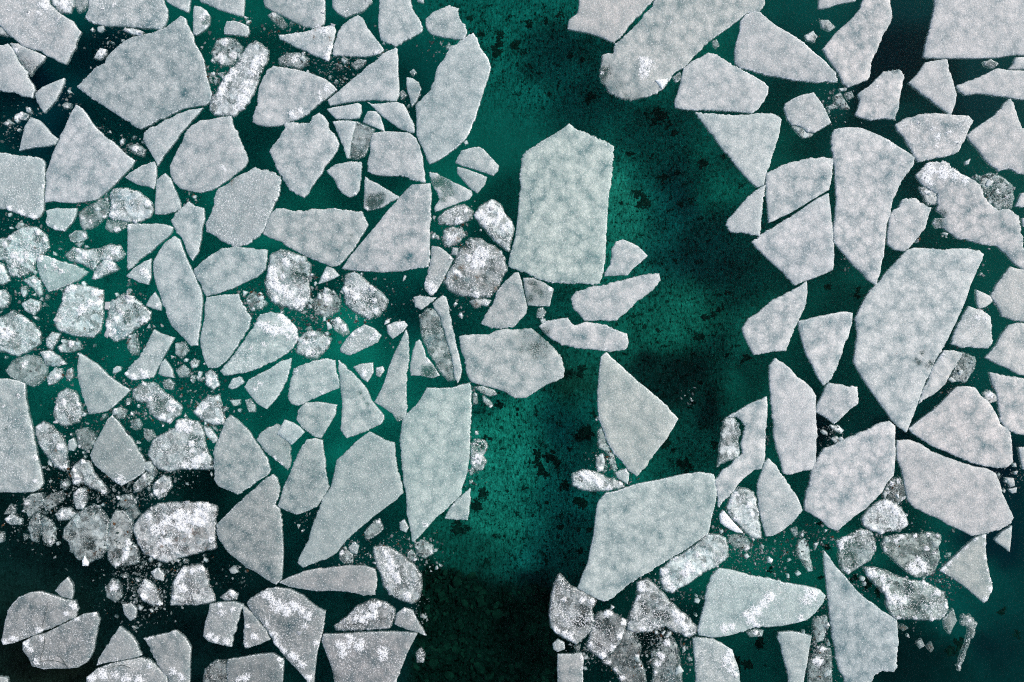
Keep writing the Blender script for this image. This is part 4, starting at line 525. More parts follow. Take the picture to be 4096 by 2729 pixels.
G22|r|G||930,370 980,330 1020,340 1030,390 990,450 950,470 920,430 915,400|c=940,360,16;940,430,22;980,420,14 o=1010,330,12
G23|r|G|slumped grey chunk;one white flake on its head, below the long mottled chunk|440,270 490,230 540,250 560,310 600,360 640,400 640,440 580,420 500,370 440,380 420,320|c=470,345,26;450,290,18;500,240,16;620,430,16 h=470,345,22
G24|r|G||440,430 480,405 520,410 525,470 500,530 460,530 440,480|c=470,420,16;500,510,12
G25|d|G||140,480 180,440 250,435 265,490 230,540 170,580 140,530|b=1.2 c=160,490,16
G26|r|G||330,560 370,520 420,520 455,560 420,590 350,600|c=370,560,20 o=430,525,14
G27|d|G||170,610 200,570 235,545 240,640 220,730 190,720 170,660|b=1.2
G28|d|G||250,570 300,600 330,650 325,720 300,755 260,720 240,650|b=1.2 c=310,730,16 o=290,740,12
G29|r|G||30,590 70,560 130,590 130,620 70,625 40,610|c=50,580,14
G30|p|G||410,120 440,100 460,150 440,180 410,175|
G31|d|G||450,60 520,40 570,80 570,140 520,180 470,160|b=.95 c=470,160,12
G32|d|G||705,500 730,450 780,440 820,480 800,520 750,530|b=1.2 h=790,465,12
G33|d|G||800,380 860,320 920,275 940,310 900,370 840,420 800,430|b=1.2 c=860,330,16;820,400,16
G34|d|G||630,1000 670,950 720,980 730,1050 690,1090 640,1060|b=.9 c=680,1000,24
G35|r|G||820,1020 870,950 930,990 950,1050 975,1100 920,1110 860,1080|c=870,1040,24;895,990,14;960,1100,14
G36|s|G||735,1100 790,1095 820,1130 815,1180 780,1200 745,1160|b=.95
G37|s|G||905,910 950,880 985,920 980,960 930,950|c=930,890,14
G38|r|G||1220,30 1260,40 1310,110 1280,130 1240,90|c=1265,70,12
G39|w|G|gleaming white triangular chip;at the foot of the dark grainy disc|495,840 510,810 535,850 530,868 497,868|z=.03
G40|d|H||140,790 170,760 220,800 220,850 170,860 140,830|b=1.1 c=150,790,14 o=175,858,10
G41|s|H||195,760 230,725 258,750 245,800 210,790|
G42|r|H||500,610 530,590 555,640 540,670 505,655|
G43|d|H||290,670 350,600 380,590 400,650 360,690 300,715|b=.9 c=380,600,16
G44|d|H||590,740 640,715 700,750 700,800 650,825 605,800|b=1.1 o=645,745,14;735,740,12 c=690,790,12
G45|d|H||545,790 575,775 600,810 580,845 550,830|b=1
G46|r|H||600,1390 630,1360 655,1400 645,1450 605,1450|b=.8
G47|d|G||-20,660 15,670 20,720 -20,760|b=1.2
G48|p|G||-20,1520 40,1540 90,1590 -20,1590|
G49|d|G||750,540 800,500 840,560 790,600|b=.5
G50|r|G||1320,1060 1380,1010 1430,1040 1420,1070 1350,1080|c=1400,1030,16 b=.8
G51|d|G||240,480 310,440 370,420 380,470 320,520 270,540|b=.8 o=290,450,16
G52|d|G||20,560 60,500 90,530 80,560|b=1
K1|r|A||560,350 600,290 640,300 640,335 600,360|c=605,310,26 b=.9
K2|r|A||730,180 790,170 865,195 850,215 790,205|c=760,180,22;840,200,24 h=760,180,16;845,200,16
K3|d|C||1040,210 1090,185 1115,215 1095,250 1050,240|b=1
K4|d|C||1130,120 1180,118 1220,160 1190,185 1145,165|b=1
K5|d|C||485,245 510,235 525,270 510,290 490,275|b=1
K6|d|C||1210,580 1250,555 1290,620 1310,650 1260,650 1220,610|b=1
K7|d|C||1280,560 1320,545 1335,580 1300,600|b=.9
K8|d|C||1170,640 1210,620 1240,640 1200,655|b=1
K9|d|C||1245,530 1290,525 1290,540 1255,545|b=1.3
K10|d|C||2110,370 2160,355 2205,380 2170,405 2120,395|b=1
K11|d|C||245,460 290,430 300,470 265,495|b=1
K12|s|C||2000,970 2030,955 2020,985 2000,990|
K13|d|F||1190,1290 1240,1290 1275,1320 1255,1340 1210,1320|b=1.3
K14|d|F||1195,1370 1230,1355 1265,1385 1220,1395|o=1240,1385,22 b=1.2
K15|s|I||2240,340 2290,345 2300,390 2270,400|b=.8
K16|p|I||2260,410 2310,400 2305,430 2280,435|
K17|d|I||950,650 990,640 1000,680 980,700|b=1
K18|d|I||1710,1330 1740,1310 1760,1350 1730,1370|b=1
K19|d|I||1590,1235 1630,1225 1660,1245 1630,1265|o=1625,1245,30 b=.5
K20|d|I||1770,1360 1800,1330 1815,1370 1795,1390|o=1790,1360,30 b=.5
K21|d|A||760,880 820,860 870,900 860,940 800,920|b=.8 c=810,890,20
K22|d|A||1605,90 1640,65 1690,100 1720,150 1690,170 1630,120|b=.8 c=1640,90,18
K23|d|A||80,690 130,670 175,690 150,720 100,715|c=120,690,20
K24|d|A||10,740 50,715 80,740 40,755|c=40,735,14
K25|d|B||495,560 520,540 545,570 520,595|b=.7
K26|d|B||560,430 585,412 602,435 580,455|b=1
K27|d|B||210,390 250,355 300,360 280,395 240,415|b=.8
K28|d|B||885,850 905,840 915,860 895,868|b=1.1
A33|p|A|notched oblong floe;wide and pale, with a small dark hole near one end|1660,1252 1700,1250 1740,1265 1800,1265 1870,1252 1940,1258 2000,1252 2050,1260 2110,1265 2170,1270 2185,1300 2210,1350 2180,1400 2150,1447 2120,1495 2080,1545 2056,1573 2036,1591 1995,1601 1950,1583 1890,1560 1830,1535 1770,1505 1710,1470 1690,1450 1620,1430 1580,1405 1590,1375 1600,1330 1630,1275|m=2105,1420,13;2095,1440,10;1830,1335,6 t=.9,-.3,.06 rg=1.3
"""
class Rec: pass
RECS, BY = [], {}
for line in DATA.strip().splitlines():
    if line.startswith('#'): continue
    i_, ty, tl, lab, pts, opt = line.split('|')
    r = Rec(); r.id, r.type, r.tile = i_, ty, tl
    r.short, r.rest = (lab.split(';') + [''])[:2] if lab else ('', '')
    P = []
    rs = random.Random(i_)
    for s_ in pts.split():
        a, b = s_.split(','); sx, sy = px(tl, float(a), float(b))
        if sx < -3: sx = -70 - rs.random() * 50
        if sx > PW + 3: sx = PW + 70 + rs.random() * 50
        if sy < -3: sy = -70 - rs.random() * 50
        if sy > PH + 3: sy = PH + 60 + rs.random() * 50
        P.append(wp(sx, sy))
    r.poly = np.array(P)
    o = dict(kv.split('=') for kv in opt.split()) if opt else {}
    def discs(key):
        out = []
        for d in o.get(key, '').split(';'):
            if d:
                x, y, rr = (float(q) for q in d.split(','))
                X, Y = wp(*px(tl, x, y)); out.append((X, Y, rr / 150.0))
        return out
    r.crust, r.dirt, r.meltd, r.chips = discs('c'), discs('o'), discs('m'), discs('h')
    r.b = float(o.get('b', 1)); r.z = float(o.get('z', 0)); r.n = int(o.get('n', 0)); r.rg = float(o.get('rg', 1)); r.w = float(o.get('w', .55))
    r.t = [float(q) for q in o['t'].split(',')] if 't' in o else None
    r.par = o.get('par')
    x, y = r.poly[:, 0], r.poly[:, 1]; x1, y1 = np.roll(x, -1), np.roll(y, -1)
    cr = x * y1 - x1 * y; r.area = abs(cr.sum()) / 2
    if cr.sum() < 0: r.poly = r.poly[::-1].copy()
    r.c = r.poly.mean(0)
    RECS.append(r); BY[r.id] = r

# grey level of the ice across the pack, read off the photograph floe by floe (overview px, sRGB)
TONE = [(60,50,176,174,186),(330,170,158,168,174),(500,350,168,174,180),(200,370,168,174,182),(560,470,160,168,174),(720,210,172,178,184),(880,330,172,178,184),
 (1040,230,165,175,180),(1300,480,165,178,176),(900,530,172,176,182),(760,540,165,172,176),(420,670,160,170,176),(520,750,155,168,172),(600,790,160,175,177),
 (1170,830,165,172,174),(1000,1060,160,175,174),(830,1150,150,162,163),(570,1240,140,148,150),(290,1040,140,150,152),(40,1000,155,165,168),(90,1420,130,135,138),
 (660,1440,128,134,137),(850,1510,135,138,142),(750,1330,145,148,150),(1450,940,170,178,176),(1500,1220,165,178,178),(1740,1390,170,185,185),(1980,1430,160,172,178),
 (1700,1550,160,170,172),(2220,1310,165,172,170),(1950,1080,185,186,192),(2190,1120,188,186,192),(2220,980,188,187,190),(2100,750,185,192,195),(1820,950,186,188,194),
 (1830,560,184,188,194),(1980,450,180,184,188),(1700,340,178,186,188),(1660,190,182,186,190),(1800,110,178,181,186),(1970,100,186,185,190),(2250,60,190,188,196),
 (2300,320,190,188,194),(1600,80,165,172,172),(1400,40,178,178,180),(2300,680,185,188,188),(2250,500,175,178,182),(1420,690,178,180,186),(1360,770,178,178,186),
 (100,620,150,172,172),(180,720,160,175,177),(400,1230,150,155,158),(1400,1430,140,144,146),(2050,1350,140,155,152),(1100,630,150,155,158)]
TXY = np.array([vw(a[0], a[1]) for a in TONE]); _t = np.array([a[2:] for a in TONE], float) + 8.0
_g = (_t[:, 0] + _t[:, 2]) / 2
_t[:, 1] = np.maximum(_t[:, 1], _g - .5); _t[:, 2] = _t[:, 2] - .35 * np.maximum(0, _t[:, 2] - _t[:, 1]); TRGB = srgb(_t)
ALB = 1.25
def tone(c):
    d2 = ((TXY - c) ** 2).sum(1) + .15; w = 1 / d2 ** 1.5; w /= w.sum()
    return (TRGB * w[:, None]).sum(0) * ALB * np.array((.985, .985, .955))

BASE_M = {'p': .05, 's': .08, 'r': .24, 'd': .45, 'w': -.2}
def outline(r, step):
    P = r.poly; Q = []
    k = sum(map(ord, r.id)) * .37
    per = 0
    for a, b in zip(P, np.roll(P, -1, 0)):
        L = float(np.hypot(*(b - a))); n = max(1, int(round(L / step)))
        nx, ny = (b[1] - a[1]) / (L + 1e-9), -(b[0] - a[0]) / (L + 1e-9)
        for j in range(n):
            t_ = j / n; x, y = a + (b - a) * t_
            amp = r.rg * min(1.0, .35 + r.area ** .5 * .5) * min(1.35, .45 + 1.7 * max(0., .15 + nz(x, y, .8, k + 40)))
            d = amp * (.024 * nz(x, y, 2.6, k) + .030 * nz(x, y, 6.5, k + 5) + .024 * nz(x, y, 13. + 7. * nz(x, y, .5, k), k + 9)) + amp * random.uniform(-.007, .007)
            if r.type in 'rd': d += min(1., r.area ** .5) * amp * (.04 * nz(x, y, 3.5, k + 3) + .02 * nz(x, y, 10., k + 4))
            Q.append((x + nx * d, y + ny * d)); per += step
    return np.array(Q)

def build_ice(r, name, parent=None):
    rng = np.random.default_rng(sum(map(ord, r.id)) * 7 + len(r.poly))
    size = r.area ** .5
    step = .03 if size > .8 else .022
    Q = outline(r, step)
    k = sum(map(ord, r.id)) * .61
    lo, hi = Q.min(0), Q.max(0)
    sp = {'p': .13, 's': .10, 'r': .055, 'd': .07, 'w': .05}[r.type]
    sp = min(sp, max(.03, size / 9))
    gx, gy = np.meshgrid(np.arange(lo[0], hi[0] + sp, sp), np.arange(lo[1], hi[1] + sp, sp * .87))
    gx[1::2] += sp / 2
    G = np.stack([gx.ravel(), gy.ravel()], 1) + rng.uniform(-.25, .25, (gx.size, 2)) * sp
    # two rows of points just inside the edge, so that the shoulder of the slab is really rounded
    T = np.roll(Q, -1, 0) - np.roll(Q, 1, 0); T /= np.hypot(T[:, 0], T[:, 1])[:, None] + 1e-9
    N = np.stack([-T[:, 1], T[:, 0]], 1)
    R1 = Q[::1] + N[::1] * .018; R2 = Q[::2] + N[::2] * .05
    G = G[inside(G, Q)]; R1 = R1[inside(R1, Q)]; R2 = R2[inside(R2, Q)]
    if len(G): G = G[edge_dist(G, Q) > .5 * sp + .03]
    if len(R1): R1 = R1[edge_dist(R1, Q) > .013]
    if len(R2): R2 = R2[edge_dist(R2, Q) > .04]
    ctr = Q.mean(0)
    allp = np.concatenate([Q, R1, R2, G]) - ctr
    n = len(Q)
    vo, eo, fo, *_ = delaunay_2d_cdt([Vector((float(a), float(b))) for a, b in allp], [(i, (i + 1) % n) for i in range(n)], [], 1, 1e-5)
    V = np.array([(v[0], v[1]) for v in vo]) + ctr
    F = [tuple(f) for f in fo if len(f) >= 3]
    d = edge_dist(V, Q)
    # relief and state of the ice at every vertex
    z0, hh, lump = {'p': (0, .055, .006), 's': (0, .06, .012), 'r': (0, .055, .035), 'd': (-.05, .03, .025), 'w': (.02, .05, .01)}[r.type]
    hh = min(hh, .25 * size + .01)
    A = np.zeros((len(V), 4)); Z = np.zeros(len(V))
    ext = max(hi - lo) / 2
    rubf = {'p': 0., 's': .12, 'r': 1., 'd': .8, 'w': 0.}[r.type]
    for i, (x, y) in enumerate(V):
        nA, nB = nz(x, y, 1.3, k), nz(x, y, 4.5, k + 2)
        nC = nz(x, y, 11., k + 6) if r.crust else 0.
        dd = d[i]
        m = BASE_M[r.type] + (.10 * nA + .10 * nB) * (1 if r.type in 'ps' else 3.2)
        m += (.2 if r.type in 'ps' else .25) * math.exp(-dd / .018)
        if r.type == 'p': m += .3 * max(0., nz(x, y, .45, k + 50) - .12)
        if r.type in 'rd': m += .32 * math.exp(-dd / (.012 + .05 * min(1., size / 1.2)))
        z = r.z + z0 + hh * (1 - math.exp(-dd / .03)) + lump * nB + .5 * lump * nz(x, y, 11., k)
        if r.t:
            g = ((x - r.c[0]) * r.t[0] - (y - r.c[1]) * r.t[1]) / ext
            m += max(-.1, r.t[2] * (.5 + g)); z -= .09 * r.t[2] * max(0, .5 + g)
        for (cx, cy, cr) in r.meltd:
            q = 1 - math.hypot(x - cx, y - cy) / (cr * 1.25) + .35 * nB
            if q > 0: m += min(.75, 1.3 * q) * (.38 if cr > .5 else .8); z -= .05 * min(1, q)
        s = 0.0
        for (cx, cy, cr) in r.crust:
            q = 1 - math.hypot(x - cx, y - cy) / (cr * 1.3) + .5 * nB + .45 * nC
            if q > s: s = q
        s = min(s * 1.9, 1.05)
        if r.type == 's': s = max(s, .10 + .22 * nA)
        if r.type == 'r': s = max(s, .22 + .35 * nA + .2 * nB); 
        if r.type == 'd': s = max(s, .04 + .3 * nA + .15 * nB)
        if r.type == 'w': s = 1.
        z += .035 * max(0, s - .3) * (1 + nz(x, y, 14., k))
        if r.w and dd < .035: s = max(s, r.w * (.75 + .9 * nz(x, y, 1.1, k + 8)) * (1 if dd > .008 else .6)); 
        o = 0.0
        for (cx, cy, cr) in r.dirt:
            q = 1 - math.hypot(x - cx, y - cy) / (cr * 1.4)
            if q > o: o = q
        if r.type in 'rd': o = max(o, .02 + .22 * nz(x, y, 2., k + 20))
        A[i] = (m, max(s, 0), o, rubf); Z[i] = z
    # skirt: the submerged flank, with a thin clear foot that leans out under the water
    cnt = {}
    for f in F:
        for a, b in zip(f, f[1:] + f[:1]): cnt[(a, b)] = cnt.get((a, b), 0) + 1
    bd = [e for e in cnt if (e[1], e[0]) not in cnt]
    nv = len(V); idx = {}
    V3 = np.column_stack([V, Z]); extra = []; eA = []
    nrm = {}
    for a, b in bd:
        t_ = V[b] - V[a]; L = np.hypot(*t_) + 1e-9
        for v in (a, b): nrm[v] = nrm.get(v, 0) + np.array([t_[1], -t_[0]]) / L
    for v in nrm:
        q = nrm[v]; q = q / (np.hypot(*q) + 1e-9)
        wob = .5 + .5 * nz(V[v][0], V[v][1], 5., k + 30)
        idx[v] = nv + len(extra)
        foot = ((.02 + .045 * wob) * min(1., size / .9) + .004) if r.type in 'rd' else (.004 + .022 * wob)
        extra.append((V[v][0] + q[0] * foot, V[v][1] + q[1] * foot, Z[v] - .05)); eA.append((.95 if r.type in 'rd' else .72, 0, 0, rubf))
        extra.append((V[v][0] + q[0] * .0, V[v][1] + q[1] * .0, Z[v] - .22)); eA.append((1.0, 0, 0, 0))
    for a, b in bd:
        F.append((b, a, idx[a], idx[b])); F.append((idx[b], idx[a], idx[a] + 1, idx[b] + 1))
    V3 = np.concatenate([V3, np.array(extra)]); A = np.concatenate([A, np.array(eA)])
    base = np.array([r.c[0], r.c[1], 0.0])
    me = bpy.data.meshes.new(name)
    me.from_pydata((V3 - base).tolist(), [], F)
    me.polygons.foreach_set('use_smooth', [True] * len(me.polygons))
    at = me.attributes.new('ice', 'FLOAT_COLOR', 'POINT'); at.data.foreach_set('color', A.astype(np.float32).ravel())
    me.materials.append(ICE)
    o = bpy.data.objects.new(name, me); COL.objects.link(o)
    if parent is None: o.location = base
    else:
        o.parent = parent; o.location = base - np.array(parent.location)
    c = tone(r.c) * r.b * rng.uniform(.95, 1.05)
    if r.type == 'w': c = c * 0 + .9 * r.b
    o.color = (*np.clip(c, 0, .95), 1)
    # snow crumbs lying on top: one heap per floe, plus the single flakes big enough to pick out
    items = []
    def top(x, y):
        j = ((V - (x, y)) ** 2).sum(1).argmin(); return Z[j]
    for (cx, cy, cr) in r.crust:
        ca = rng.uniform(0, 3.14)
        for _ in range(int(min(60, 8 + cr * cr * 260))):
            u, v_ = rng.normal(0, .75) * cr, rng.normal(0, .4) * cr
            x, y = cx + u * math.cos(ca) - v_ * math.sin(ca), cy + u * math.sin(ca) + v_ * math.cos(ca)
            items.append((x, y, rng.choice([.006, .008, .012, .012, .018, .026, .036])))
    for _ in range(r.n):
        x, y = rng.uniform(lo, hi); items.append((x, y, rng.choice([.008, .012, .016, .024])))
    if r.type == 'r':
        for _ in range(int(26 * r.area ** .7) + 4):
            x, y = rng.uniform(lo, hi)
            if nz(x, y, 2.2, k) > -.1: items.append((x, y, rng.choice([.010, .014, .02, .03])))
    if items:
        ok = inside(np.array([q[:2] for q in items]), Q)
        items = [(x - r.c[0], y - r.c[1], top(x, y), s) for (x, y, s), g in zip(items, ok) if g]
    if items:
        v, f = chunks(items, rng, .55)
        co = link_mesh('snow_crumbs', v, f, SNOW, o, smooth=False); co['kind'] = 'stuff'
    for (cx, cy, cr) in r.chips:
        v, f = chunks([(0, 0, 0, cr * 1.05)], rng, .3, 0.)
        link_mesh('snow_chip', v, f, SNOW, o, smooth=False, loc=(cx - r.c[0], cy - r.c[1], top(cx, cy) + .012))
    return o

# ---------------------------------------------------------------- lake bed and water (the setting)
BED_Z = -3.0
# overview px: x, y, radius, sRGB as seen from above, how clearly its texture shows
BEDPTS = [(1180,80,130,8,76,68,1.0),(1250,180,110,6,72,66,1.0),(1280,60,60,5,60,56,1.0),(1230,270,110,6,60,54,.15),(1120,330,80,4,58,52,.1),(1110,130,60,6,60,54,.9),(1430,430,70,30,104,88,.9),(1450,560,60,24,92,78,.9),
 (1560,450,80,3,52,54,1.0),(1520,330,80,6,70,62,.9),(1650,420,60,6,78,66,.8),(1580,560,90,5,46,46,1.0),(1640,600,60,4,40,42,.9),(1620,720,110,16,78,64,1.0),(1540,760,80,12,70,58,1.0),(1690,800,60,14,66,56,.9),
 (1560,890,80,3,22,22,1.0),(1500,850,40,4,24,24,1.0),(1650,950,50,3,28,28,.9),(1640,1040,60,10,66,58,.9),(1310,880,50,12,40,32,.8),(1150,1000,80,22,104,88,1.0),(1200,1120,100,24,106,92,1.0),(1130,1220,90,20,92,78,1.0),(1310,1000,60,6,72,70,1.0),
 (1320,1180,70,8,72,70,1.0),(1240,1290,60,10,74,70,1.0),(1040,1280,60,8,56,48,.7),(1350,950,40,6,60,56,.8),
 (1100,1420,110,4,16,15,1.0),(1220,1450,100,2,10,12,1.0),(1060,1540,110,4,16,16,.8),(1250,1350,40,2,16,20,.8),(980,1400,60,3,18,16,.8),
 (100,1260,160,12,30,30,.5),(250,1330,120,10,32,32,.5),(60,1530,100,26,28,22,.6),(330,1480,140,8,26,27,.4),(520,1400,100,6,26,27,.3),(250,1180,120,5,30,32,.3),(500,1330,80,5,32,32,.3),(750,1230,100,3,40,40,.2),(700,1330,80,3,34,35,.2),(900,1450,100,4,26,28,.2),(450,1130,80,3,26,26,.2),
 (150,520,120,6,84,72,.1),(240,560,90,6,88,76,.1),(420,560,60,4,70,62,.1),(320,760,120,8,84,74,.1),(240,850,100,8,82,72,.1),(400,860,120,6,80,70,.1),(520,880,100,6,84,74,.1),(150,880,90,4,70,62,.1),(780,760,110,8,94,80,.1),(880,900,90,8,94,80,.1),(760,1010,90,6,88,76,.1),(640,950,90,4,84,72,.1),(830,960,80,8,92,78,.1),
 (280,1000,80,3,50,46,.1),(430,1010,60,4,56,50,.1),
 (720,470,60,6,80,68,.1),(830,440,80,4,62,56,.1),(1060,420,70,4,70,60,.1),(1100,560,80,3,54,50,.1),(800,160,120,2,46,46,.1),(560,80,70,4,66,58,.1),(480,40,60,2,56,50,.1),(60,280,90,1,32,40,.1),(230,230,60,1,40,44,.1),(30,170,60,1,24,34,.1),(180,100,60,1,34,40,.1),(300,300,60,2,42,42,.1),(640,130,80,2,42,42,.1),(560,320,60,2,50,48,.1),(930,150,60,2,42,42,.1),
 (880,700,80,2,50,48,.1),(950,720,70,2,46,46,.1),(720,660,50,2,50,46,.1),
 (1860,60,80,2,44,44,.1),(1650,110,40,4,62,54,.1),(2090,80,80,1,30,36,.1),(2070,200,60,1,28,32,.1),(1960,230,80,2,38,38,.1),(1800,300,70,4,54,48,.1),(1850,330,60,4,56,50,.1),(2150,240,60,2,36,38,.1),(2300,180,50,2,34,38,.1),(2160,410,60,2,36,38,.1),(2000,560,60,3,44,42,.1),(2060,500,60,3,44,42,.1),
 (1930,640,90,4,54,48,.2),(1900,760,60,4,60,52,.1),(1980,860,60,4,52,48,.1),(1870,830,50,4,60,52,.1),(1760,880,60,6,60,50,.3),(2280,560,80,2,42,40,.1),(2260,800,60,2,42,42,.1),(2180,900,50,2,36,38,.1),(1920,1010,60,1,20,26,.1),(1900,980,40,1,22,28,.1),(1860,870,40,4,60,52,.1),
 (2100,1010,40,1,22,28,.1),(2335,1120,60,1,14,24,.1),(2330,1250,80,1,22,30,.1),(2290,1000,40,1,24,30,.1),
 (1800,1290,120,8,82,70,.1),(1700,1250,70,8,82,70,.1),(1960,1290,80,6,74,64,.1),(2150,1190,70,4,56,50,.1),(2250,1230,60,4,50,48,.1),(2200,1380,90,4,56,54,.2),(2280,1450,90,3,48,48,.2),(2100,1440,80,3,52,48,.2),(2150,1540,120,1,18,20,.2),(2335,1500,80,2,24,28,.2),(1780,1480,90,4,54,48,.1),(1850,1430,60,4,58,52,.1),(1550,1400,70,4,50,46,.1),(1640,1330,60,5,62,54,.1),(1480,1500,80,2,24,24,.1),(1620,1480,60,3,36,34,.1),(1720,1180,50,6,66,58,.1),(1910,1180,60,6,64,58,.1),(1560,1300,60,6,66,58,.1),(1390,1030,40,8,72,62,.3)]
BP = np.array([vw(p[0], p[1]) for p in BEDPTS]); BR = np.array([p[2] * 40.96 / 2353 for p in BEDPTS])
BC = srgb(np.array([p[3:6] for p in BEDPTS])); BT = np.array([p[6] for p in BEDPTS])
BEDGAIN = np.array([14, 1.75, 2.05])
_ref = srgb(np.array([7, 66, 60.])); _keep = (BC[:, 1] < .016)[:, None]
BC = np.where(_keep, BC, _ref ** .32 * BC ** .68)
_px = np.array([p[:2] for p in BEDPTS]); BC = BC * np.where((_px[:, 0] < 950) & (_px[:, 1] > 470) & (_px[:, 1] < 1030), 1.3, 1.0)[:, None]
BC = BC * np.where(BT < .35, 1.2, 1.0)[:, None]  # bed colour lifted in the gaps, offsetting the shade of the floes above
def axis(lim, far, st):
    a = list(np.arange(-lim, lim + .001, st)); e = [lim + 4, lim + 15, lim + 50, far]
    return np.array([-v for v in reversed(e)] + a + e)
bx, by = axis(25, 400, .18), axis(18, 400, .18)
X, Y = np.meshgrid(bx, by)
pts = np.stack([X.ravel(), Y.ravel()], 1)
wpx = pts + np.array([(.9 * nz(x, y, .45, 1) + .4 * nz(x, y, 1.7, 2) + .15 * nz(x, y, 4., 3), .9 * nz(x, y, .45, 4) + .4 * nz(x, y, 1.7, 5) + .15 * nz(x, y, 4., 6)) if abs(x) < 26 and abs(y) < 19 else (0, 0) for x, y in pts])
num = np.zeros((len(pts), 4)); den = np.zeros(len(pts)) + 1e-9
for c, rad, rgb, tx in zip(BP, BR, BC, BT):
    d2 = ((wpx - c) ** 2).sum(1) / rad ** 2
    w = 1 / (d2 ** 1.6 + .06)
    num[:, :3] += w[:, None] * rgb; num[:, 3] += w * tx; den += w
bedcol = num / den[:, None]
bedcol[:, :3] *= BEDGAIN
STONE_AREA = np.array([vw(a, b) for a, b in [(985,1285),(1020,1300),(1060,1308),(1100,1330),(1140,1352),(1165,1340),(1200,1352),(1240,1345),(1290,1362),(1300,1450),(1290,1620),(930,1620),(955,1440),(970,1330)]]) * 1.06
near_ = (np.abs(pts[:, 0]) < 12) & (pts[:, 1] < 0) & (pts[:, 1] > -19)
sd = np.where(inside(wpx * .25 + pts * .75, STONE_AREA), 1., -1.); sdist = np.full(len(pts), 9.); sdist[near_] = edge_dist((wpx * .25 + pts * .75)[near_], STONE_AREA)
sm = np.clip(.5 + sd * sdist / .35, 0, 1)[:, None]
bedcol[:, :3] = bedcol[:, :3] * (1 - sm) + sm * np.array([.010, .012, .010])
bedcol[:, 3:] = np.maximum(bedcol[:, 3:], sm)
bedcol[:, :3] = np.clip(bedcol[:, :3], .002, .75)
far = np.maximum(np.abs(pts[:, 0]) - 24, np.abs(pts[:, 1]) - 17) > 0
bedz = np.array([BED_Z + .12 * nz(x, y, .35) + .05 * nz(x, y, 1.3) for x, y in pts])
nxs, nys = len(bx), len(by)
bf = [(j * nxs + i, j * nxs + i + 1, (j + 1) * nxs + i + 1, (j + 1) * nxs + i) for j in range(nys - 1) for i in range(nxs - 1)]
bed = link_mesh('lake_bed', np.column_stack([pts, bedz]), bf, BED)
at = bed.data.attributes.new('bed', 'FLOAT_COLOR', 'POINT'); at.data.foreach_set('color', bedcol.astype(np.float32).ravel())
bed['kind'] = 'structure'; bed['label'] = 'teal sandy lake bed seen through clear water'
wv = [(-399, -399, -6), (399, -399, -6), (399, 399, -6), (-399, 399, -6), (-399, -399, 0), (399, -399, 0), (399, 399, 0), (-399, 399, 0)]
water = link_mesh('lake_water', wv, [(3, 2, 1, 0), (4, 5, 6, 7), (0, 1, 5, 4), (1, 2, 6, 5), (2, 3, 7, 6), (3, 0, 4, 7)], WATER, smooth=False)
water['kind'] = 'structure'; water['label'] = 'clear dark teal lake water between the floes'

# weed clumps and stones on the bed, each its own piece
WEEDS = {'B': [(2060,690,50),(2108,755,22),(2140,805,25),(2180,850,15),(1600,560,40),(1880,930,25),(2080,1065,35),(1940,1160,45),(1970,1205,40),(2110,1255,28),(2190,1235,20),(2245,1210,18),(1830,1220,15),(2325,980,30),(2165,1035,18),(1090,320,40),(1100,200,30),(1275,145,25),(1460,110,35),(910,100,25),(1200,270,30),(1300,410,18),(1600,355,18),(1400,570,20),(1100,260,25),(980,220,30),(1180,130,18),(1380,125,18),(1530,330,16)],
 'C': [(545,940,22),(430,985,22),(650,1110,20),(265,1040,18),(125,940,15),(315,1110,12),(75,685,16)],
 'H': [(1580,85,65),(1390,235,50),(1345,300,45),(1425,190,28),(1445,250,30),(1495,385,38),(1570,470,50),(1615,505,28),(1005,435,40),(970,500,38),(1035,110,20),(1480,635,20),(1635,660,24),(1575,650,15),(1610,595,15),(1595,775,25),(1375,800,18),(1385,840,15),(1015,840,20),(1190,880,14),(1185,820,13),(1370,980,28),(1180,1040,45),(1280,1030,50),(1230,1070,40),(860,650,46),(915,640,25),(1245,705,12),(1125,690,10),(1070,690,14),(1380,490,15),(1300,570,12),(1220,95,12),(1340,100,12),(1525,170,16),(1450,12,12),(1265,400,12),(1230,520,12),(1000,770,14),(840,800,16),(900,865,14)],
 'I': [(200,140,35),(310,260,35),(495,140,25),(245,185,18),(200,250,14),(415,45,12),(290,45,12),(2220,1150,30),(2300,1280,35),(1920,1390,50),(1960,1340,40),(1410,970,40),(1470,1020,30),(1130,620,20),(1160,760,28),(1140,930,22),(840,890,18),(770,1330,36),(680,1480,44),(800,1450,20),(1330,940,30)],
 'E': [(2110,1400,30),(2215,1520,30),(1645,1240,25),(1535,960,46),(1490,1000,30),(1450,1275,12),(1215,1190,16),(1100,1170,30),(1975,700,14),(2110,545,10),(2305,760,22)],
 'F': [(400,765,25),(150,710,15),(70,705,18),(680,880,30),(570,870,15),(1180,460,26),(150,790,12),(320,915,15),(425,855,10),(440,640,25),(490,620,20),(520,600,18),(580,500,15),(530,680,20),(640,810,10),(210,545,8),(200,105,14),(265,300,16),(80,360,10),(1360,490,24)]}
wrng = np.random.default_rng(3)
WM = []
for q in range(6):
    items = []
    lobes = [(wrng.normal(0, .38), wrng.normal(0, .38), wrng.uniform(.25, .5)) for _ in range(5)]
    for lx, ly, lr in lobes:
        items.append((lx, ly, .05, lr * .8))
        for _ in range(12):
            a, rr = wrng.uniform(0, 6.283), lr * (.7 + abs(wrng.normal(0, .4)))
            items.append((lx + rr * math.cos(a), ly + rr * math.sin(a), wrng.uniform(-.05, .12), wrng.uniform(.05, .2)))
    v, f = lumps(items, wrng, .6)
    me = bpy.data.meshes.new('weed_clump'); me.from_pydata(v.tolist(), [], f.tolist()); me.materials.append(WEED); WM.append(me)
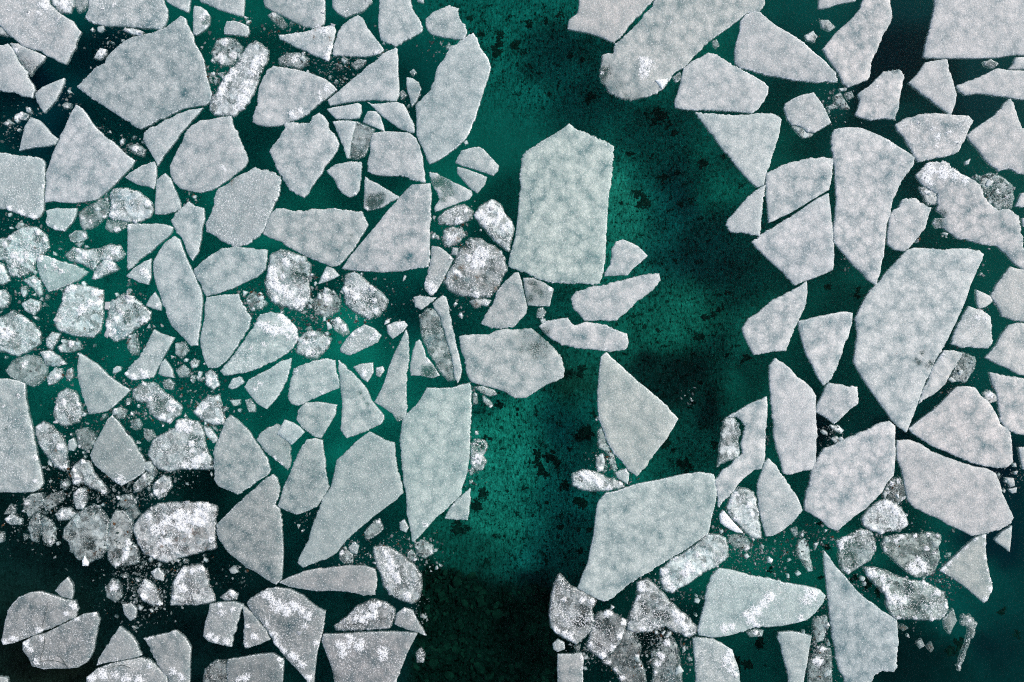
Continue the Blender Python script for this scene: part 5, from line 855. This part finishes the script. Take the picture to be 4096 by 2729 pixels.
def put_child(name, me, x, y, z, s, rz):
    o = bpy.data.objects.new(name, me); COL.objects.link(o); o.parent = bed
    o.location = (x, y, z); o.rotation_euler = (0, 0, rz); o.scale = s
for tl, L in WEEDS.items():
    for (x, y, rr) in L:
        X0, Y0 = wp(*px(tl, x, y)); f = (H_CAM - BED_Z) / H_CAM
        s = rr / 150.0 * 1.05
        put_child('weed_clump', WM[int(wrng.integers(6))], X0 * f, Y0 * f, BED_Z + .12 * nz(X0 * f, Y0 * f, .35), (s * wrng.uniform(.8, 1.25), s * wrng.uniform(.8, 1.25), s * .5), wrng.uniform(0, 6.28))
SM = []
for q in range(6):
    v, f = lumps([(0, 0, 0, 1.)], wrng, .6)
    me = bpy.data.meshes.new('stone'); me.from_pydata(v.tolist(), [], f.tolist()); me.materials.append(STONE); SM.append(me)
stone_area = STONE_AREA / 1.06
lo_, hi_ = stone_area.min(0), stone_area.max(0); placed = 0
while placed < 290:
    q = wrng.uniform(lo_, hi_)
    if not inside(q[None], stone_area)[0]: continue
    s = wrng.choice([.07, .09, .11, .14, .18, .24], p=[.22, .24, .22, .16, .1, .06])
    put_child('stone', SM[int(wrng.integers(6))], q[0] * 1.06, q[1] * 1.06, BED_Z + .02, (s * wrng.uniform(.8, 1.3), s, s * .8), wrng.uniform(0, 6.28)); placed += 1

# ---------------------------------------------------------------- labels
MAIN = [r for r in RECS if r.short]
def near_main(r, n):
    L = []
    for q in MAIN:
        if q is r: continue
        L.append((edge_dist(r.c[None], q.poly)[0], q.short))
    L.sort(); return [a[1] for a in L[:n]]
def look(r):
    c = {'p': 'pale scrap', 's': 'frosty chunk', 'r': 'crusty chunk', 'd': 'dim sunken chunk', 'w': 'white chip'}[r.type]
    if r.dirt: c = 'brown-flecked ' + c
    return c
def art(s): return s if s.startswith('the ') else 'the ' + s
LABEL = {}
for r in MAIN:
    LABEL[r.id] = (r.short + ', ' + r.rest) if not r.rest.startswith(('with ', 'of ')) else r.short + ' ' + r.rest
ORD = ['largest', 'second-largest', 'third-largest', 'fourth-largest', 'fifth-largest', 'sixth-largest', 'seventh-largest', 'eighth-largest', 'ninth-largest', 'tenth-largest', 'eleventh-largest', 'twelfth-largest']
def auto_labels(L):
    groups = {}
    for r in L:
        groups.setdefault((look(r), frozenset(near_main(r, 2))), []).append(r)
    for (lk, ab), G in groups.items():
        a, b = sorted(ab); G.sort(key=lambda q: -q.area)
        for i, r in enumerate(G):
            sz = 'tiny' if r.area < .06 else 'small' if r.area < .25 else 'mid-sized'
            o_ = sz + ' ' if len(G) == 1 else (['larger', 'smaller'][i] if len(G) == 2 else 'smallest' if i == len(G) - 1 else ORD[i]) + ' '
            t_ = f'{o_}{lk} between the {a} and the {b}'
            if len(t_.split()) > 16: t_ = f'{o_}{lk} between {a} and {b}'
            LABEL[r.id] = t_
def trim(t_):
    w = t_.split()
    if len(w) > 16: print('LONG', len(w), t_)
    return ' '.join(w[:16])

# ---------------------------------------------------------------- the ice
NAME = {'p': 'ice_floe', 's': 'ice_floe', 'r': 'ice_block', 'd': 'sunken_ice', 'w': 'ice_chip'}
CATS = {'p': 'ice floe', 's': 'ice floe', 'r': 'ice block', 'd': 'sunken ice', 'w': 'ice chip'}
GROUP = {'p': 'flat ice floes of the pack', 's': 'flat ice floes of the pack', 'r': 'crusted ice blocks', 'd': 'sunken pieces of ice', 'w': 'white ice chips'}
OBJ = {}
for r in RECS:
    if r.par: continue
    o = build_ice(r, NAME[r.type]); OBJ[r.id] = o
    o['category'] = CATS[r.type]; o['group'] = GROUP[r.type]
for r in RECS:
    if r.par:
        o = build_ice(r, 'flooded_shelf', OBJ[r.par]); o['label'] = 'sunken grey flooded part'
        o.location.z -= .02

# fine dark cracks that run across two of the corner floes
CRACK = make_plain('dark_wet_crack', (.03, .04, .04, 1), (.07, .085, .085, 1), 8.)
def crack(rid, tile, pts, w):
    r = BY[rid]; P = np.array([wp(*px(tile, a, b)) for a, b in pts]); Q = []
    for a, b in zip(P[:-1], P[1:]):
        for j in range(8): Q.append(a + (b - a) * j / 8)
    Q.append(P[-1]); Q = np.array(Q); Q += np.array([[.012 * nz(x, y, 7., 1), .012 * nz(x, y, 7., 2)] for x, y in Q])
    T = np.gradient(Q, axis=0); T /= np.hypot(T[:, 0], T[:, 1])[:, None] + 1e-9
    N = np.stack([-T[:, 1], T[:, 0]], 1); n = len(Q)
    ww = w * np.array([math.sin(math.pi * (.06 + .88 * i / (n - 1))) * (.7 + .5 * nz(q[0], q[1], 5.)) for i, q in enumerate(Q)])[:, None]
    L, R = Q + N * ww, Q - N * ww
    v = [(x - r.c[0], y - r.c[1], .083) for x, y in L] + [(x - r.c[0], y - r.c[1], .083) for x, y in R]
    v += [(x - r.c[0], y - r.c[1], .04) for x, y in L] + [(x - r.c[0], y - r.c[1], .04) for x, y in R]
    f = []
    for i in range(n - 1):
        f += [(i, i + 1, n + i + 1, n + i), (i, 2 * n + i, 2 * n + i + 1, i + 1), (n + i, n + i + 1, 3 * n + i + 1, 3 * n + i)]
    link_mesh('crack', v, f, CRACK, OBJ[rid], smooth=False)
crack('G9', 'G', [(268, 1280), (272, 1330), (258, 1385), (245, 1430)], .012)
crack('G9', 'G', [(215, 1450), (280, 1432), (350, 1440), (395, 1460), (415, 1480)], .010)
crack('G9', 'G', [(345, 1400), (375, 1425), (400, 1462)], .007)
crack('G8', 'G', [(295, 1085), (280, 1150), (262, 1215), (245, 1262)], .006)
crack('G12', 'G', [(525, 1552), (560, 1535), (600, 1520)], .012)
crack('G12', 'G', [(640, 1490), (690, 1468), (740, 1462), (790, 1480)], .010)

# ---------------------------------------------------------------- brash: loose fragments and crumbs in the gaps
POLYS = [(r.poly.min(0), r.poly.max(0), r.poly) for r in RECS if r.type != 'd']
def free(x, y, mar=0.):
    p = np.array([[x, y]])
    for lo, hi, P in POLYS:
        if lo[0] - mar < x < hi[0] + mar and lo[1] - mar < y < hi[1] + mar:
            if inside(p, P)[0] or (mar > 0 and edge_dist(p, P)[0] < mar): return False
    return True
# overview px: x, y, spread, single fragments, crumbs
ZONES = [(40,480,60,3,70),(70,590,70,5,160),(60,660,60,6,120),(120,640,40,4,60),(190,590,40,3,60),(300,700,40,3,70),(100,790,60,4,90),(180,840,60,4,90),(320,780,40,4,60),(300,870,40,2,60),(340,930,50,3,140),(180,960,60,3,100),(400,880,60,5,110),(470,880,50,4,60),(480,960,50,3,100),(430,1000,40,3,50),(530,990,40,3,60),(270,960,50,3,110),(260,1050,60,4,120),(350,1060,40,3,90),(170,1090,50,4,140),(110,1150,60,5,170),(60,1200,50,4,80),(200,1140,40,3,110),(280,1130,50,5,150),(340,1110,50,4,160),(420,1080,40,3,60),(120,1220,50,3,60),(270,1260,40,3,90),(330,1290,60,5,200),(300,1340,60,6,200),(350,1370,50,5,130),(400,1300,30,3,60),(450,1320,30,2,60),(550,1310,40,1,40),(330,1400,40,2,60),(300,1400,30,2,30),
 (690,690,50,5,170),(720,760,50,4,150),(740,710,40,4,130),(570,690,40,4,120),(560,720,30,2,50),(700,640,30,2,40),(800,640,40,2,40),(880,650,50,2,30),(850,700,40,1,40),(900,760,40,1,30),(1040,560,40,3,120),(1050,510,30,2,50),(1060,680,40,2,70),(960,700,20,1,20),(820,720,30,1,50),
 (250,120,40,2,50),(300,80,20,2,30),(250,40,30,2,50),(150,220,20,1,20),(170,260,20,1,20),(230,300,30,1,30),(290,340,30,3,60),(340,330,20,1,20),(500,200,40,2,100),(520,130,50,3,110),(470,180,30,2,60),(560,70,30,2,50),(650,60,40,2,70),(690,150,50,3,90),(770,150,40,3,100),(760,180,40,3,90),(800,120,30,1,40),(860,190,30,1,30),(950,230,20,1,30),(1000,100,30,1,30),(870,120,30,1,30),(50,280,40,2,50),(20,300,30,1,40),(240,440,40,2,60),(190,460,30,1,40),(440,460,20,1,30),(310,260,30,0,20),
 (930,1270,40,3,110),(800,1280,40,4,120),(870,1270,40,3,70),(980,1270,40,3,60),(1070,1030,30,2,50),(1085,900,20,1,30),(1080,1090,20,1,30),(960,1380,20,1,20),(960,1420,20,1,20),(700,1180,30,1,30),(720,1240,30,1,20),
 (1390,1060,30,3,80),(1430,1100,30,2,60),(1400,980,20,1,20),(1660,1200,40,3,60),(1680,1260,50,3,120),(1720,1270,50,3,110),(1800,1280,60,3,90),(1830,1250,40,2,60),(1890,1240,30,2,60),(2050,1130,30,3,150),(2060,1180,30,2,70),(2020,1230,40,2,60),(2140,1300,40,3,100),(2180,1330,40,3,120),(2120,1250,50,2,80),(2080,1420,50,1,40),(1960,1340,40,2,100),(1500,1480,50,4,220),(1420,1460,40,3,150),(1450,1530,40,3,140),(1350,1500,30,3,80),(1580,1460,40,2,120),(1560,1520,40,3,130),(1900,1400,40,2,80),(1870,1490,40,3,170),(1890,1540,40,2,120),(1740,1280,30,1,60),(1690,1330,30,1,30),(1650,1370,30,1,40),(1480,1350,30,2,70),(1550,1360,30,2,50),(1500,1440,40,2,80),(1830,1540,20,1,30),
 (1920,230,40,3,80),(1880,60,30,0,10),(2160,440,40,1,30),(2250,420,40,1,70),(2290,450,30,1,40),(2110,560,40,1,20),(2190,520,30,1,20),(2240,600,30,1,30),(2270,700,30,1,20),(2200,870,40,2,60),(2180,900,30,1,30),(2300,900,30,1,30),(2310,1080,40,3,50),(2330,1110,30,2,30),(1910,990,30,2,40),(1920,1030,30,1,30),(1770,1000,20,0,20),(1960,600,30,0,20),(2010,640,20,0,20),(1580,920,20,1,10)]
frng = np.random.default_rng(11)
crumbs, litter, nfrag, FRAG = [], [], 0, []
for zi, (zx, zy, sp_, nf, nc) in enumerate(ZONES):
    for _ in range(int(nc * 1.35)):
        q = frng.normal(0, sp_ * .62, 2); x, y = vw(zx + q[0], zy + q[1])
        s = float(frng.choice([.01, .016, .024, .034, .05, .075], p=[.12, .2, .24, .22, .15, .07]))
        crumbs.append((x, y, -.014 - s * .25, s))
        if frng.random() < .045: litter.append((x + .05, y + .03, .004, s * .8))
    made, tries = 0, 0
    while made < nf and tries < 40:
        tries += 1
        q = frng.normal(0, sp_ * .6, 2); x, y = vw(zx + q[0], zy + q[1])
        if abs(x) > 20.3 or abs(y) > 13.5: continue
        rr = float(frng.choice([.07, .095, .125, .165, .21], p=[.26, .28, .24, .14, .08]))
        if not free(x, y, rr * .6): continue
        r = Rec(); r.id = f'Z{zi}_{made}'; r.type = str(frng.choice(['d', 'r', 's', 's', 'p', 'd'])); r.tile = 'A'
        n = int(frng.choice([3, 4, 4, 5, 5, 6])); a0 = frng.uniform(0, 6.28); el = frng.uniform(.45, 1.0); ro = frng.uniform(0, 3.14)
        P = []
        for j in range(n):
            a = a0 + 6.283 * j / n + frng.uniform(-.25, .25); d = rr * frng.uniform(.6, 1.3)
            u, v = d * math.cos(a), d * math.sin(a) * el
            P.append((x + u * math.cos(ro) - v * math.sin(ro), y + u * math.sin(ro) + v * math.cos(ro)))
        r.poly = np.array(P); r.area = rr * rr * 2.6 * el; r.c = np.array([x, y])
        r.crust = [(x + rr * frng.uniform(-.5, .5), y + rr * frng.uniform(-.5, .5), rr * .4)] if frng.random() < .3 else []
        r.dirt = [(x, y, rr * .5)] if frng.random() < .12 else []
        r.meltd, r.chips = [], []; r.b = float(frng.uniform(.75, 1.2)); r.z = -.01; r.n = 0; r.rg = .6; r.w = .2; r.t = [frng.uniform(-1, 1), frng.uniform(-1, 1), .35] if frng.random() < .5 else None; r.par = None; r.short = ''
        FRAG.append(r)
        POLYS.append((r.poly.min(0), r.poly.max(0), r.poly)); made += 1; nfrag += 1
if len(FRAG) > 285:
    FRAG = sorted(FRAG, key=lambda q: -q.area)[:285]
auto_labels(FRAG + [r for r in RECS if not r.short and not r.par])
for i_, o in OBJ.items(): o['label'] = trim(LABEL[i_])
for r in FRAG:
    o = build_ice(r, 'ice_fragment')
    o['label'] = trim(LABEL[r.id]); o['category'] = 'ice fragment'; o['group'] = 'loose brash fragments'
v, f = chunks(crumbs, frng, .45)
co = link_mesh('ice_crumbs', v, f, CRUMB, smooth=False); co['kind'] = 'stuff'; co['label'] = 'tiny crumbs of ice adrift in the gaps between floes'; co['category'] = 'ice crumbs'
v, f = chunks(litter, frng, .4)
lt = link_mesh('plant_litter', v, f, LITTER, smooth=False); lt['kind'] = 'stuff'; lt['label'] = 'brown bits of plant litter adrift among the brash ice'; lt['category'] = 'plant litter'
print('fragments', nfrag, 'records', len(RECS), 'crumbs', len(crumbs))
